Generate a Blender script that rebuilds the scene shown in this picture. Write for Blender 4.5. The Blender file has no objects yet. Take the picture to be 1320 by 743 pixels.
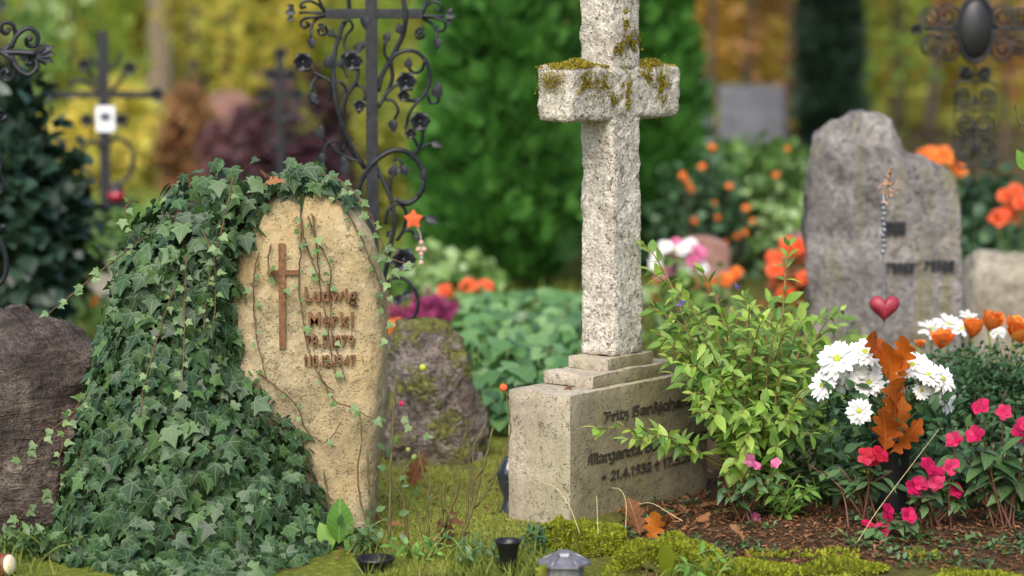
import bpy, math, random
import numpy as np
from mathutils import Vector, Matrix, noise

rng = np.random.default_rng(7)
random.seed(7)
sc = bpy.context.scene

# ---------------------------------------------------------------- camera
F = 3117.0            # focal length in photograph pixels (85 mm on full frame)
CAMH = 1.5            # eye height
HOR = 45.0            # horizon row in the photograph
PIT = math.atan((371.5 - HOR) / F)
cd = bpy.data.cameras.new('camera')
cam = bpy.data.objects.new('camera', cd)
sc.collection.objects.link(cam)
cam.location = (0, 0, CAMH)
cam.rotation_euler = (math.pi / 2 - PIT, 0, 0)
cd.sensor_width = 36
cd.lens = 36 * F / 1320
cd.clip_end = 2000
cd.dof.use_dof = True
cd.dof.focus_distance = 7.25
cd.dof.aperture_fstop = 1.55
sc.camera = cam

# ---------------------------------------------------------------- sky, sun, exposure
SUN_EL, SUN_AZ = math.radians(46), math.radians(-168)   # azimuth from +Y, clockwise positive: from the left, behind the camera
wd = bpy.data.worlds.new('World')
sc.world = wd
wd.use_nodes = True
wn = wd.node_tree
bg = wn.nodes['Background']
sky = wn.nodes.new('ShaderNodeTexSky')
sky.sky_type = 'NISHITA'
sky.sun_disc = False
sky.sun_elevation = SUN_EL
sky.sun_rotation = SUN_AZ
sky.dust_density = 3.0
sky.air_density = 1.0
sky.ozone_density = 0.6
wn.links.new(sky.outputs[0], bg.inputs[0])
bg.inputs[1].default_value = 0.15
sd = bpy.data.lights.new('sun', 'SUN')
sd.energy = 1.7
sd.angle = math.radians(40)
sd.color = (1.0, 0.955, 0.89)
sun = bpy.data.objects.new('sun', sd)
sc.collection.objects.link(sun)
sdir = Vector((math.sin(SUN_AZ) * math.cos(SUN_EL), math.cos(SUN_AZ) * math.cos(SUN_EL), math.sin(SUN_EL)))
sun.rotation_euler = sdir.to_track_quat('Z', 'Y').to_euler()
sun.location = sdir * 30
sc.view_settings.view_transform = 'Standard'
sc.view_settings.look = 'None'
sc.view_settings.exposure = 0.86
sc.view_settings.gamma = 1.0
sc.render.engine = 'CYCLES'
sc.cycles.max_bounces = 6
sc.cycles.transparent_max_bounces = 4
sc.cycles.use_denoising = True

# ---------------------------------------------------------------- helpers
def ray(px, py):
    a = (px - 660) / F
    b = (371.5 - py) / F
    return np.array((a, math.cos(PIT) + b * math.sin(PIT), -math.sin(PIT) + b * math.cos(PIT)))

def P(px, py, d):
    r = ray(px, py)
    t = d / r[1]
    return np.array((r[0] * t, d, CAMH + r[2] * t))

def sc_(d):
    return F / d

def G(x, y):
    x = np.asarray(x, float); y = np.asarray(y, float)
    near = 0.012 * np.sin(x * 2.3 + 0.7) * np.sin(y * 1.9 + 0.3) + 0.006 * np.sin(x * 6.1 + y * 3.3)
    bed = 0.05 * np.exp(-(((x - 1.2) / 0.55) ** 2 + ((y - 7.1) / 0.55) ** 2))
    far = np.clip((y - 62) / 60, 0, 1) ** 1.5 * 14
    return near + bed + far

def GP(px, d):
    """point on the ground under picture column px at depth d"""
    x = (px - 660) / F * d * 1.0
    x = P(px, HOR + F * CAMH / d, d)[0]
    return np.array((x, d, float(G(x, d))))

def C(h):
    h = h.lstrip('#')
    v = [int(h[i:i + 2], 16) / 255 for i in (0, 2, 4)]
    return tuple((c / 12.92 if c <= 0.04045 else ((c + 0.055) / 1.055) ** 2.4) for c in v) + (1.0,)

ROOT = {}

def thing(name, label, cat, loc, group=None):
    o = bpy.data.objects.new(name, None)
    o.empty_display_size = 0.05
    sc.collection.objects.link(o)
    o.location = [float(v) for v in loc]
    o['label'] = label
    o['category'] = cat
    if group:
        o['group'] = group
    ROOT[o.name] = np.array(loc, float)
    return o

def tag(o, label, cat, group=None):
    o['label'] = label
    o['category'] = cat
    if group:
        o['group'] = group
    return o

def make_mesh(name, V, Fc, mat, uv=None, rnd=None, smooth=True):
    me = bpy.data.meshes.new(name)
    V = np.asarray(V, np.float32)
    if isinstance(Fc, np.ndarray):
        M, K = Fc.shape
        me.vertices.add(len(V))
        me.vertices.foreach_set('co', V.ravel())
        me.loops.add(M * K)
        me.loops.foreach_set('vertex_index', Fc.astype(np.int32).ravel())
        me.polygons.add(M)
        me.polygons.foreach_set('loop_start', np.arange(0, M * K, K, dtype=np.int32))
        me.update(calc_edges=True)
        if uv is not None:
            ul = me.uv_layers.new(name='UVMap')
            ul.data.foreach_set('uv', np.asarray(uv, np.float32)[Fc.ravel()].ravel())
    else:
        me.from_pydata(V.tolist(), [], [tuple(int(i) for i in f) for f in Fc])
        me.update()
    if rnd is not None:
        at = me.attributes.new('rnd', 'FLOAT', 'POINT')
        at.data.foreach_set('value', np.asarray(rnd, np.float32))
    if smooth:
        me.polygons.foreach_set('use_smooth', np.ones(len(me.polygons), bool))
    me.materials.append(mat)
    return me

def mk(name, V, Fc, mat, parent=None, uv=None, rnd=None, smooth=True, kind=None, loc=None, label=None):
    """one mesh object; vertices come in world coordinates"""
    V = np.asarray(V, float)
    top = parent
    if parent is not None:
        off = ROOT[parent.name]
    else:
        off = np.zeros(3) if loc is None else np.array(loc, float)
    me = make_mesh(name, V - off, Fc, mat, uv, rnd, smooth)
    o = bpy.data.objects.new(name, me)
    sc.collection.objects.link(o)
    if parent is not None:
        o.parent = parent
    else:
        o.location = off
    ROOT[o.name] = off
    if kind:
        o['kind'] = kind
    if label:
        o['label'] = label
    return o

class Acc:
    def __init__(s):
        s.V = []; s.F = []; s.n = 0
    def add(s, V, Fc):
        V = np.asarray(V, float)
        s.V.append(V)
        for f in Fc:
            s.F.append(tuple(int(i) + s.n for i in f))
        s.n += len(V)
        return s
    def vf(s):
        return np.concatenate(s.V), s.F

def cr(pts, n=8):
    """Catmull-Rom through the points"""
    p = np.asarray(pts, float)
    p = np.vstack([2 * p[0] - p[1], p, 2 * p[-1] - p[-2]])
    out = []
    t = np.linspace(0, 1, n, endpoint=False)[:, None]
    for i in range(1, len(p) - 2):
        a, b, c, d = p[i - 1], p[i], p[i + 1], p[i + 2]
        out.append(0.5 * ((2 * b) + (-a + c) * t + (2 * a - 5 * b + 4 * c - d) * t ** 2 + (-a + 3 * b - 3 * c + d) * t ** 3))
    out.append(p[-2][None])
    return np.vstack(out)

def tube(pts, r, k=6, cap=True):
    p = np.asarray(pts, float)
    n = len(p)
    r = np.broadcast_to(np.asarray(r, float), (n,)) if np.ndim(r) == 0 else np.interp(np.linspace(0, 1, n), np.linspace(0, 1, len(r)), r)
    T = np.gradient(p, axis=0)
    T /= np.linalg.norm(T, axis=1)[:, None] + 1e-12
    ref = np.array((0.0, 1.0, 0.0)) if abs(T[:, 1]).mean() < 0.8 else np.array((1.0, 0, 0))
    A = np.cross(T, ref); A /= np.linalg.norm(A, axis=1)[:, None] + 1e-9
    B = np.cross(T, A)
    an = np.arange(k) * 2 * math.pi / k
    V = p[:, None] + r[:, None, None] * (np.cos(an)[None, :, None] * A[:, None] + np.sin(an)[None, :, None] * B[:, None])
    V = V.reshape(-1, 3)
    Fc = []
    for i in range(n - 1):
        for j in range(k):
            j2 = (j + 1) % k
            Fc.append((i * k + j, i * k + j2, (i + 1) * k + j2, (i + 1) * k + j))
    if cap:
        Fc.append(tuple(range(k))[::-1])
        Fc.append(tuple((n - 1) * k + j for j in range(k)))
    return V, Fc

def lathe(profile, base, k=24, axis=None):
    """profile list of (r, z)"""
    pr = np.asarray(profile, float)
    an = np.arange(k) * 2 * math.pi / k
    V = np.stack([pr[:, 0][:, None] * np.cos(an), pr[:, 0][:, None] * np.sin(an), np.repeat(pr[:, 1][:, None], k, 1)], -1).reshape(-1, 3)
    if axis is not None:
        q = Vector((0, 0, 1)).rotation_difference(Vector(axis)).to_matrix()
        V = V @ np.array(q).T
    Fc = []
    for i in range(len(pr) - 1):
        for j in range(k):
            j2 = (j + 1) % k
            Fc.append((i * k + j, i * k + j2, (i + 1) * k + j2, (i + 1) * k + j))
    Fc.append(tuple(range(k))[::-1])
    Fc.append(tuple((len(pr) - 1) * k + j for j in range(k)))
    return V + np.asarray(base), Fc

def box(c, s, R=None):
    V = np.array([(x, y, z) for x in (-.5, .5) for y in (-.5, .5) for z in (-.5, .5)]) * np.asarray(s)
    if R is not None:
        V = V @ np.asarray(R).T
    return V + np.asarray(c), [(0, 1, 3, 2), (4, 6, 7, 5), (0, 4, 5, 1), (2, 3, 7, 6), (0, 2, 6, 4), (1, 5, 7, 3)]

def gridbox(lx, ly, lz, res, rad=0.008):
    """box centred in x and y, from z 0 to lz, finely divided, edges rounded"""
    Vs, Fs, n = [], [], 0
    dims = (lx, ly, lz)
    for ax in range(3):
        for sgn in (-1, 1):
            u, v = [(1, 2), (2, 0), (0, 1)][ax]
            nu = max(2, int(dims[u] / res)); nv = max(2, int(dims[v] / res))
            gu, gv = np.meshgrid(np.linspace(-.5, .5, nu + 1) * dims[u], np.linspace(-.5, .5, nv + 1) * dims[v], indexing='ij')
            p = np.zeros(gu.shape + (3,))
            p[..., u] = gu; p[..., v] = gv; p[..., ax] = sgn * dims[ax] / 2
            Vs.append(p.reshape(-1, 3))
            idx = np.arange((nu + 1) * (nv + 1)).reshape(nu + 1, nv + 1) + n
            q = np.stack([idx[:-1, :-1], idx[1:, :-1], idx[1:, 1:], idx[:-1, 1:]], -1).reshape(-1, 4)
            if sgn < 0:
                q = q[:, ::-1]
            Fs.append(q)
            n += (nu + 1) * (nv + 1)
    V = np.concatenate(Vs)
    inner = np.clip(V, -np.array(dims) / 2 + rad, np.array(dims) / 2 - rad)
    dlt = V - inner
    L = np.linalg.norm(dlt, axis=1)[:, None]
    V = inner + dlt / np.maximum(L, 1e-9) * rad
    V[:, 2] += lz / 2
    return V, np.concatenate(Fs)

def rough(V, amp, freq, octs=3, seed=0.0, ridged=False):
    out = np.array(V, float)
    off = Vector((seed * 13.1, seed * 7.7, seed * 3.3))
    for i, v in enumerate(V):
        q = Vector(v) * freq + off
        t = noise.turbulence_vector(q, octs, ridged)
        out[i] += amp * np.array(t)
    return out

def loft(z, cx, cy, hx, hy, n=64, pw=3.0, dome=0.0):
    """stack of superellipse rings, all arguments arrays along the height"""
    an = np.arange(n) * 2 * math.pi / n
    c, s = np.cos(an), np.sin(an)
    ux = np.sign(c) * np.abs(c) ** (2 / pw); uy = np.sign(s) * np.abs(s) ** (2 / pw)
    m = len(z)
    V = np.stack([cx[:, None] + hx[:, None] * ux, cy[:, None] + hy[:, None] * uy, np.repeat(np.asarray(z)[:, None], n, 1)], -1).reshape(-1, 3)
    i = np.arange(m - 1)[:, None]; j = np.arange(n)[None, :]; j2 = (j + 1) % n
    Q = np.stack([i * n + j, i * n + j2, (i + 1) * n + j2, (i + 1) * n + j], -1).reshape(-1, 4)
    Fc = [tuple(q) for q in Q]
    V = np.vstack([V, [[cx[0], cy[0], z[0]], [cx[-1], cy[-1], z[-1] + dome]]])
    for k in range(n):
        Fc.append((m * n, (k + 1) % n, k))
        Fc.append((m * n + 1, (m - 1) * n + k, (m - 1) * n + (k + 1) % n))
    return V, Fc

def px_loft(rows, d, m=40, n=64, pw=3.0, hyf=None):
    """rows (py, px_left, px_right, half depth) from the foot up; the foot is taken to the ground"""
    r = np.array(rows, float)
    r = r[np.argsort(-r[:, 0])]
    py = np.linspace(r[0, 0], r[-1, 0], m)
    # finer towards the top
    t = np.linspace(0, 1, m); t = 1 - (1 - t) ** 1.6
    py = r[0, 0] + (r[-1, 0] - r[0, 0]) * t
    f = lambda c: np.interp(-py, -r[:, 0], r[:, c])
    xl, xr, hy = f(1), f(2), f(3)
    z = np.array([P(660, y, d)[2] for y in py])
    k = d / F
    XL = (xl - 660) * k; XR = (xr - 660) * k
    kk = np.array([P(661, y, d)[0] for y in py])
    XL = (xl - 660) * kk; XR = (xr - 660) * kk
    return loft(z, (XL + XR) / 2, np.full(m, float(d)), (XR - XL) / 2, hy, n, pw)

def norm(a):
    return a / (np.linalg.norm(a, axis=-1, keepdims=True) + 1e-12)

def frames(Y, Z):
    Y = norm(np.asarray(Y, float))
    Z = np.asarray(Z, float)
    Z = norm(Z - (Z * Y).sum(-1, keepdims=True) * Y)
    X = np.cross(Y, Z)
    return np.stack([X, Y, Z], -1)

def scatter(tmpl, pos, R, s):
    TV, TF, TU = tmpl
    N = len(pos); n = len(TV)
    s = np.broadcast_to(np.asarray(s, float), (N,))
    V = np.einsum('nij,vj->nvi', R, TV) * s[:, None, None] + np.asarray(pos)[:, None]
    Fc = (TF[None] + (np.arange(N) * n)[:, None, None]).reshape(-1, TF.shape[1])
    U = np.tile(TU, (N, 1))
    rnd = np.repeat(rng.random(N), n)
    return V.reshape(-1, 3), Fc, U, rnd

# leaf templates: base at the origin, tip along +Y, upper face +Z; (verts, tris, uv)
def strip_leaf(half, fold=0.12, droop=0.15, wave=0.0):
    h = np.array(half, float)
    n = len(h)
    y = h[:, 1]
    mid = np.stack([np.zeros(n), np.clip(y, 0, 1), -droop * np.clip(y, 0, 1) ** 2], -1)
    zz = fold * h[:, 0] - droop * y ** 2 + wave * np.sin(y * 9) * h[:, 0]
    Rr = np.stack([h[:, 0], y, zz], -1)
    Ll = np.stack([-h[:, 0], y, fold * h[:, 0] - droop * y ** 2 - wave * np.sin(y * 8 + 1) * h[:, 0]], -1)
    V = np.vstack([mid, Rr, Ll])
    T = []
    for i in range(n - 1):
        T += [(i, n + i, n + i + 1), (i, n + i + 1, i + 1), (i, 2 * n + i + 1, 2 * n + i), (i, i + 1, 2 * n + i + 1)]
    T = [t for t in T if np.linalg.norm(np.cross(V[t[1]] - V[t[0]], V[t[2]] - V[t[0]])) > 1e-7]
    return V, np.array(T), V[:, :2].copy()

def ovate(w=0.3, seg=5, fold=0.12, droop=0.2, peak=0.45, wave=0.0):
    t = np.linspace(0, 1, seg + 1)
    g = np.where(t < peak, np.sin(t / peak * math.pi / 2), np.cos((t - peak) / (1 - peak) * math.pi / 2) ** 0.9)
    return strip_leaf(np.stack([w * np.clip(g, 0, 1), t], -1), fold, droop, wave)

IVY = [strip_leaf([(0, 0), (.17, -.15), (.38, -.11), (.52, .05), (.36, .17), (.60, .36), (.31, .47), (.17, .72), (0, 1)], .10, .18),
       strip_leaf([(0, 0), (.15, -.10), (.34, -.06), (.44, .10), (.33, .20), (.66, .44), (.30, .52), (.16, .75), (0, 1.05)], -.08, .10),
       strip_leaf([(0, 0), (.14, -.12), (.40, -.14), (.58, -.02), (.40, .12), (.52, .30), (.27, .44), (.14, .66), (0, .9)], .2, .26),
       strip_leaf([(0, 0), (.12, -.05), (.30, -.02), (.42, .16), (.46, .34), (.26, .45), (.15, .70), (0, 1.1)], .05, .3)]
OAK = [strip_leaf([(0, 0), (.03, .12), (.14, .18), (.17, .24), (.09, .29), (.24, .38), (.26, .44), (.12, .50), (.28, .60), (.28, .66), (.14, .71), (.22, .80), (.19, .87), (.10, .90), (.07, .98), (0, 1)], .35, .25, .25),
       strip_leaf([(0, 0), (.04, .10), (.18, .20), (.20, .27), (.11, .33), (.30, .43), (.30, .50), (.15, .56), (.32, .66), (.30, .73), (.16, .77), (.20, .86), (.14, .93), (0, 1)], -.3, -.35, .3)]
OVA = [ovate(.22, 5, .25, .25, .4), ovate(.26, 5, .15, .12, .42), ovate(.19, 5, .3, .4, .38)]
BROAD = [ovate(.42, 5, .15, .25, .4, .05), ovate(.46, 5, -.05, .35, .42, .08)]
TINY = (np.array([(0, 0, 0), (.32, .5, .08), (-.32, .5, .08), (0, 1, -.1)], float), np.array([(0, 1, 3), (0, 3, 2)]), np.array([(0, 0), (.3, .5), (-.3, .5), (0, 1)], float))
CLUMP = (np.array([(0, 0, 0), (.3, .4, .1), (-.3, .5, .05), (.05, 1, -.1), (.35, .6, .3), (.75, .45, .25), (.6, .9, .1), (-.4, .7, -.2), (-.75, .6, -.3), (-.5, 1.0, -.25)], float),
         np.array([(0, 1, 3), (0, 3, 2), (1, 5, 4), (4, 5, 6), (2, 7, 8), (7, 9, 8)]), np.zeros((10, 2)))

def frond():
    V, T = [], []
    def dia(a, b, w):
        a = np.array(a, float); b = np.array(b, float)
        dd = b - a; s = np.array((-dd[1], dd[0], 0)) * w
        k = len(V)
        V.extend([a, a + dd * .45 + s, b, a + dd * .45 - s])
        T.extend([(k, k + 1, k + 2), (k, k + 2, k + 3)])
    dia((0, 0, 0), (0, 1, -.15), .08)
    for y, l in ((.15, .4), (.35, .42), (.55, .34)):
        dia((0, y, 0), (l, y + .32, -.05), .13)
        dia((0, y, 0), (-l, y + .32, -.05), .13)
    return np.array(V), np.array(T), np.array(V)[:, :2]
FROND = frond()

def blade(bend=0.35):
    V = np.array([(-.035, 0, 0), (.035, 0, 0), (-.028, .45, .08 * bend), (.028, .45, .08 * bend), (-.015, .8, .45 * bend), (.015, .8, .45 * bend), (0, .98, .9 * bend)])
    return V, np.array([(0, 1, 3), (0, 3, 2), (2, 3, 5), (2, 5, 4), (4, 5, 6)]), V[:, :2]
BLADE = blade()

TM = {}
def place(leaves, parent, tmpls, mat, n_obj=300, name='leaf', stuff='foliage'):
    """leaves: (pos, tip direction, normal, size); the largest in the picture become objects, the rest one mesh"""
    pos = np.array([l[0] for l in leaves]); Y = np.array([l[1] for l in leaves]); Z = np.array([l[2] for l in leaves]); s = np.array([l[3] for l in leaves])
    R = frames(Y, Z)
    view = norm(pos - np.array((0, 0, CAMH)))
    key = s * (0.3 + np.abs((R[:, :, 2] * view).sum(-1))) / np.linalg.norm(pos, axis=1) ** 2 - 0.0
    order = np.argsort(-key)
    off = ROOT[parent.name]
    for i in order[:n_obj]:
        t = int(rng.integers(len(tmpls)))
        k = (id(tmpls), t, mat.name)
        if k not in TM:
            TV, TF, TU = tmpls[t]
            TM[k] = make_mesh(name, TV, TF, mat, TU)
        o = bpy.data.objects.new(name, TM[k])
        o.parent = parent
        M = Matrix(R[i].tolist()).to_4x4() @ Matrix.Diagonal((s[i], s[i], s[i], 1))
        M.translation = Vector((pos[i] - off).tolist())
        o.matrix_local = M
        sc.collection.objects.link(o)
    rest = order[n_obj:]
    if len(rest):
        parts = np.array_split(rest, len(tmpls))
        Vs, Fs, Us, Rs, n = [], [], [], [], 0
        for t, idx in zip(tmpls, parts):
            if not len(idx):
                continue
            V, Fc, U, rn = scatter(t, pos[idx], R[idx], s[idx])
            Vs.append(V); Fs.append(Fc + n); Us.append(U); Rs.append(rn); n += len(V)
        mk(stuff, np.concatenate(Vs), np.concatenate(Fs), mat, parent, np.concatenate(Us), np.concatenate(Rs), kind='stuff')

def rdir(n):
    return norm(rng.normal(size=(n, 3)))

# ---------------------------------------------------------------- materials
class NT:
    def __init__(s, name):
        s.m = bpy.data.materials.new(name)
        s.m.use_nodes = True
        s.t = s.m.node_tree
        s.b = s.t.nodes['Principled BSDF']
        s.out = s.t.nodes['Material Output']
        s.tc = s.t.nodes.new('ShaderNodeTexCoord')
    def n(s, typ, **kw):
        x = s.t.nodes.new(typ)
        for k, v in kw.items():
            setattr(x, k, v)
        return x
    def l(s, a, b):
        if isinstance(a, (int, float)):
            b.default_value = a
        elif isinstance(a, tuple):
            b.default_value = a
        else:
            s.t.links.new(a, b)
        return s
    def obj(s):
        return s.tc.outputs['Object']
    def noise(s, scale, detail=4, rough=.55, vec=None, dist=0.0):
        x = s.n('ShaderNodeTexNoise')
        x.inputs['Scale'].default_value = scale; x.inputs['Detail'].default_value = detail
        x.inputs['Roughness'].default_value = rough; x.inputs['Distortion'].default_value = dist
        s.l(vec if vec is not None else s.obj(), x.inputs['Vector'])
        return x.outputs['Fac']
    def voro(s, scale, feature='F1', vec=None):
        x = s.n('ShaderNodeTexVoronoi', feature=feature)
        x.inputs['Scale'].default_value = scale
        s.l(vec if vec is not None else s.obj(), x.inputs['Vector'])
        return x.outputs['Distance']
    def ramp(s, fac, stops):
        x = s.n('ShaderNodeValToRGB')
        e = x.color_ramp.elements
        while len(e) < len(stops):
            e.new(.5)
        for i, (p, c) in enumerate(stops):
            e[i].position = p
            e[i].color = c if isinstance(c, tuple) else (c, c, c, 1)
        s.l(fac, x.inputs[0])
        return x.outputs[0]
    def mix(s, fac, a, b, blend='MIX'):
        x = s.n('ShaderNodeMix', data_type='RGBA', blend_type=blend)
        s.l(fac, x.inputs[0]); s.l(a, x.inputs[6]); s.l(b, x.inputs[7])
        return x.outputs[2]
    def math(s, op, a, b=0.0, c=None):
        x = s.n('ShaderNodeMath', operation=op)
        s.l(a, x.inputs[0]); s.l(b, x.inputs[1])
        if c is not None:
            s.l(c, x.inputs[2])
        return x.outputs[0]
    def bump(s, h, strength=.5, dist=.01):
        x = s.n('ShaderNodeBump')
        x.inputs['Strength'].default_value = strength; x.inputs['Distance'].default_value = dist
        s.l(h, x.inputs['Height'])
        s.l(x.outputs[0], s.b.inputs['Normal'])
        return x.outputs[0]
    def up(s):
        g = s.n('ShaderNodeNewGeometry')
        x = s.n('ShaderNodeSeparateXYZ')
        s.l(g.outputs['Normal'], x.inputs[0])
        return x.outputs[2]

def stone(name, cols, scale=6, pit=0.0, bump=.6, bdist=.012, rough=.9, moss=None, moss_amt=.5, stain=None, streak=None, grain=60, strata=False, algae_shade=None):
    """cols: dark, mid, light. moss: colour growing on upward and random places, stain: broad patches"""
    m = NT(name)
    a = m.noise(scale, 6, .65)
    col = m.ramp(a, [(.30, C(cols[0])), (.52, C(cols[1])), (.72, C(cols[2]))])
    g = m.noise(grain, 3, .7)
    col = m.mix(.55, col, m.ramp(g, [(.3, (.45, .45, .45, 1)), (.6, (1, 1, 1, 1))]), 'MULTIPLY')
    md = m.noise(scale * 5, 5, .7)
    col = m.mix(.6, col, m.ramp(md, [(.32, (.5, .48, .45, 1)), (.5, (.95, .95, .95, 1)), (.7, (1.2, 1.2, 1.2, 1))]), 'MULTIPLY')
    h = m.math('ADD', m.math('MULTIPLY', a, .5), m.math('MULTIPLY', g, .30))
    h = m.math('ADD', h, m.math('MULTIPLY', md, .6))
    if stain:
        sm = m.ramp(m.noise(2.3, 5, .6, dist=.6), [(.45, 0.0), (.62, 1.0)])
        col = m.mix(m.math('MULTIPLY', sm, .7), col, C(stain))
    if streak:
        mp = m.n('ShaderNodeMapping'); mp.inputs['Scale'].default_value = (9, 9, .8)
        m.l(m.obj(), mp.inputs[0])
        st = m.ramp(m.noise(1.6, 4, .6, mp.outputs[0]), [(.48, 0.0), (.66, 1.0)])
        col = m.mix(m.math('MULTIPLY', st, .65), col, C(streak))
    if strata:
        mp = m.n('ShaderNodeMapping'); mp.inputs['Scale'].default_value = (3, 3, 16); mp.inputs['Rotation'].default_value = (.3, .75, .2)
        m.l(m.obj(), mp.inputs[0])
        sv = m.noise(1.3, 6, .7, mp.outputs[0], .8)
        col = m.mix(.75, col, m.ramp(sv, [(.36, (.45, .42, .42, 1)), (.5, (.9, .88, .86, 1)), (.64, (1.45, 1.4, 1.3, 1))]), 'MULTIPLY')
        h = m.math('ADD', h, m.math('MULTIPLY', sv, 1.2))
    if algae_shade:      # side next to the bush: the bush's shade painted in along with algae
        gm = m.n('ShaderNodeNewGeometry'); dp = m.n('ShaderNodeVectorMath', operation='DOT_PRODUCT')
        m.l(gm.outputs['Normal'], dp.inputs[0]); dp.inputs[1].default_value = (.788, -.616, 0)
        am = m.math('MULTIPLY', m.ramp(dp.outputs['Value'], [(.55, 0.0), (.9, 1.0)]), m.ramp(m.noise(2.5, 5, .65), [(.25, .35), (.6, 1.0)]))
        col = m.mix(m.math('MULTIPLY', am, .8), col, m.ramp(m.noise(18, 4), [(.35, C(algae_shade[0])), (.65, C(algae_shade[1]))]))
    if pit:
        v = m.voro(95)
        msk = m.ramp(m.noise(14, 3, .6), [(.42, 0.0), (.6, 1.0)])
        sp = m.ramp(v, [(.16, 1.0), (.30, 0.0)])
        pm = m.math('MULTIPLY', sp, msk)
        v2 = m.ramp(m.noise(42, 4, .75), [(.60, 0.0), (.66, 1.0)])
        pm = m.math('MAXIMUM', pm, v2)
        col = m.mix(m.math('MULTIPLY', pm, pit), col, C('#2e2b22'))
        h = m.math('SUBTRACT', h, m.math('MULTIPLY', pm, .6))
    if moss:
        mm = m.noise(7, 5, .7, dist=.4)
        mm = m.math('ADD', mm, m.math('MULTIPLY', m.up(), .14))
        mk_ = m.ramp(mm, [(.72 - .22 * moss_amt, 0.0), (.80 - .22 * moss_amt, 1.0)])
        col = m.mix(m.math('MULTIPLY', mk_, .85), col, m.ramp(m.noise(70, 3), [(.35, C(moss[0])), (.65, C(moss[1]))]))
        h = m.math('ADD', h, m.math('MULTIPLY', mk_, .3))
    m.l(col, m.b.inputs['Base Color'])
    m.b.inputs['Roughness'].default_value = rough
    m.b.inputs['Specular IOR Level'].default_value = .25
    m.bump(h, bump, bdist)
    return m.m

def leafm(name, cols, rough=.5, trans=.3, vein=None, veincol='#b9c9a0', spec=.4, mottle=.35, bumpy=0.0):
    m = NT(name)
    oi = m.n('ShaderNodeObjectInfo')
    at = m.n('ShaderNodeAttribute'); at.attribute_name = 'rnd'
    fac = m.math('FRACT', m.math('ADD', oi.outputs['Random'], at.outputs['Fac']))
    n = len(cols)
    col = m.ramp(fac, [(i / max(1, n - 1), C(c)) for i, c in enumerate(cols)])
    if mottle:
        col = m.mix(mottle, col, m.ramp(m.noise(9, 3, .6), [(.3, (.5, .5, .5, 1)), (.7, (1.25, 1.25, 1.2, 1))]), 'MULTIPLY')
    if vein:
        x = m.n('ShaderNodeSeparateXYZ')
        m.l(m.tc.outputs['UV'], x.inputs[0])
        ax = m.math('ABSOLUTE', x.outputs[0])
        if vein == 'ivy':
            an = m.math('ARCTAN2', ax, x.outputs[1])
            pp = m.math('PINGPONG', an, .48)
            r = m.math('SQRT', m.math('ADD', m.math('MULTIPLY', ax, ax), m.math('MULTIPLY', x.outputs[1], x.outputs[1])))
            dv = m.math('MULTIPLY', pp, r)
            vm = m.ramp(dv, [(.008, 1.0), (.035, 0.0)])
        else:
            vm0 = m.ramp(ax, [(.006, 1.0), (.022, 0.0)])
            sv = m.math('PINGPONG', m.math('SUBTRACT', x.outputs[1], m.math('MULTIPLY', ax, .8)), .07)
            vm1 = m.math('MULTIPLY', m.ramp(sv, [(.003, 1.0), (.014, 0.0)]), .55)
            vm = m.math('MAXIMUM', vm0, vm1)
        col = m.mix(m.math('MULTIPLY', vm, .28), col, C(veincol))
        m.bump(vm, .25, .002)
    m.l(col, m.b.inputs['Base Color'])
    m.b.inputs['Roughness'].default_value = rough
    m.b.inputs['Specular IOR Level'].default_value = spec
    if trans:
        t = m.n('ShaderNodeBsdfTranslucent')
        m.l(m.mix(.5, col, (1.0, 1.0, .35, 1), 'MULTIPLY'), t.inputs[0])
        ms = m.n('ShaderNodeMixShader')
        ms.inputs[0].default_value = trans
        m.l(m.b.outputs[0], ms.inputs[1]); m.l(t.outputs[0], ms.inputs[2])
        m.l(ms.outputs[0], m.out.inputs[0])
    return m.m

def plain(name, a, b=None, rough=.6, metal=0.0, scale=30, bump=.2, bdist=.004, spec=.5, coat=0.0):
    m = NT(name)
    n = m.noise(scale, 5, .65)
    col = m.ramp(n, [(.35, C(a)), (.68, C(b or a))])
    m.l(col, m.b.inputs['Base Color'])
    m.b.inputs['Roughness'].default_value = rough
    m.b.inputs['Metallic'].default_value = metal
    m.b.inputs['Specular IOR Level'].default_value = spec
    m.b.inputs['Coat Weight'].default_value = coat
    m.bump(n, bump, bdist)
    return m.m

M_ivy = leafm('ivy_leaf', ['#1f361d', '#2d4a29', '#3c5a36', '#223a21', '#4c6b38', '#284226'], .46, .12, 'ivy', '#8fa37c', .38)
M_ivy_young = leafm('ivy_young_leaf', ['#40602e', '#5a7c3c', '#36542c', '#6e8c4c', '#4a6c38'], .45, .25, 'ivy', '#d0dca8', .5)
M_stem = plain('vine_bark', '#4a3425', '#6b5138', .85, 0, 60)
M_twigmat = plain('tangled_twig', '#2b2218', '#3f3320', .95, 0, 40, .9, .02)
M_sand = stone('sandstone', ('#7e7258', '#a99a7a', '#c4b798'), 6, .12, .8, .012, .92, ('#77743c', '#98935a'), .30, '#b0976a', grain=70)
M_cross = stone('cross_stone', ('#aaa292', '#d2cabb', '#e4decf'), 9, .6, 1.0, .02, .92, ('#4b3a1c', '#6b5a2c'), .17, grain=90)
M_ped = stone('pedestal_stone', ('#8e8472', '#b4a996', '#c8bfae'), 4, .35, .8, .010, .9, None, 0, '#8a8566', '#98926c', grain=110, algae_shade=('#5c5538', '#7c7452'))
M_boulder_dark = stone('dark_boulder', ('#3a3430', '#71675f', '#b0a598'), 5.5, .25, 1.0, .07, .88, ('#55532c', '#77703a'), .1, '#4a3b38', grain=28, strata=True)
M_boulder_mid = stone('mossy_boulder', ('#5e5346', '#a0938a', '#cabdb2'), 6, .3, 1.0, .07, .9, ('#56581f', '#8a8c38'), .85, '#5d4a2c', grain=30)
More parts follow.
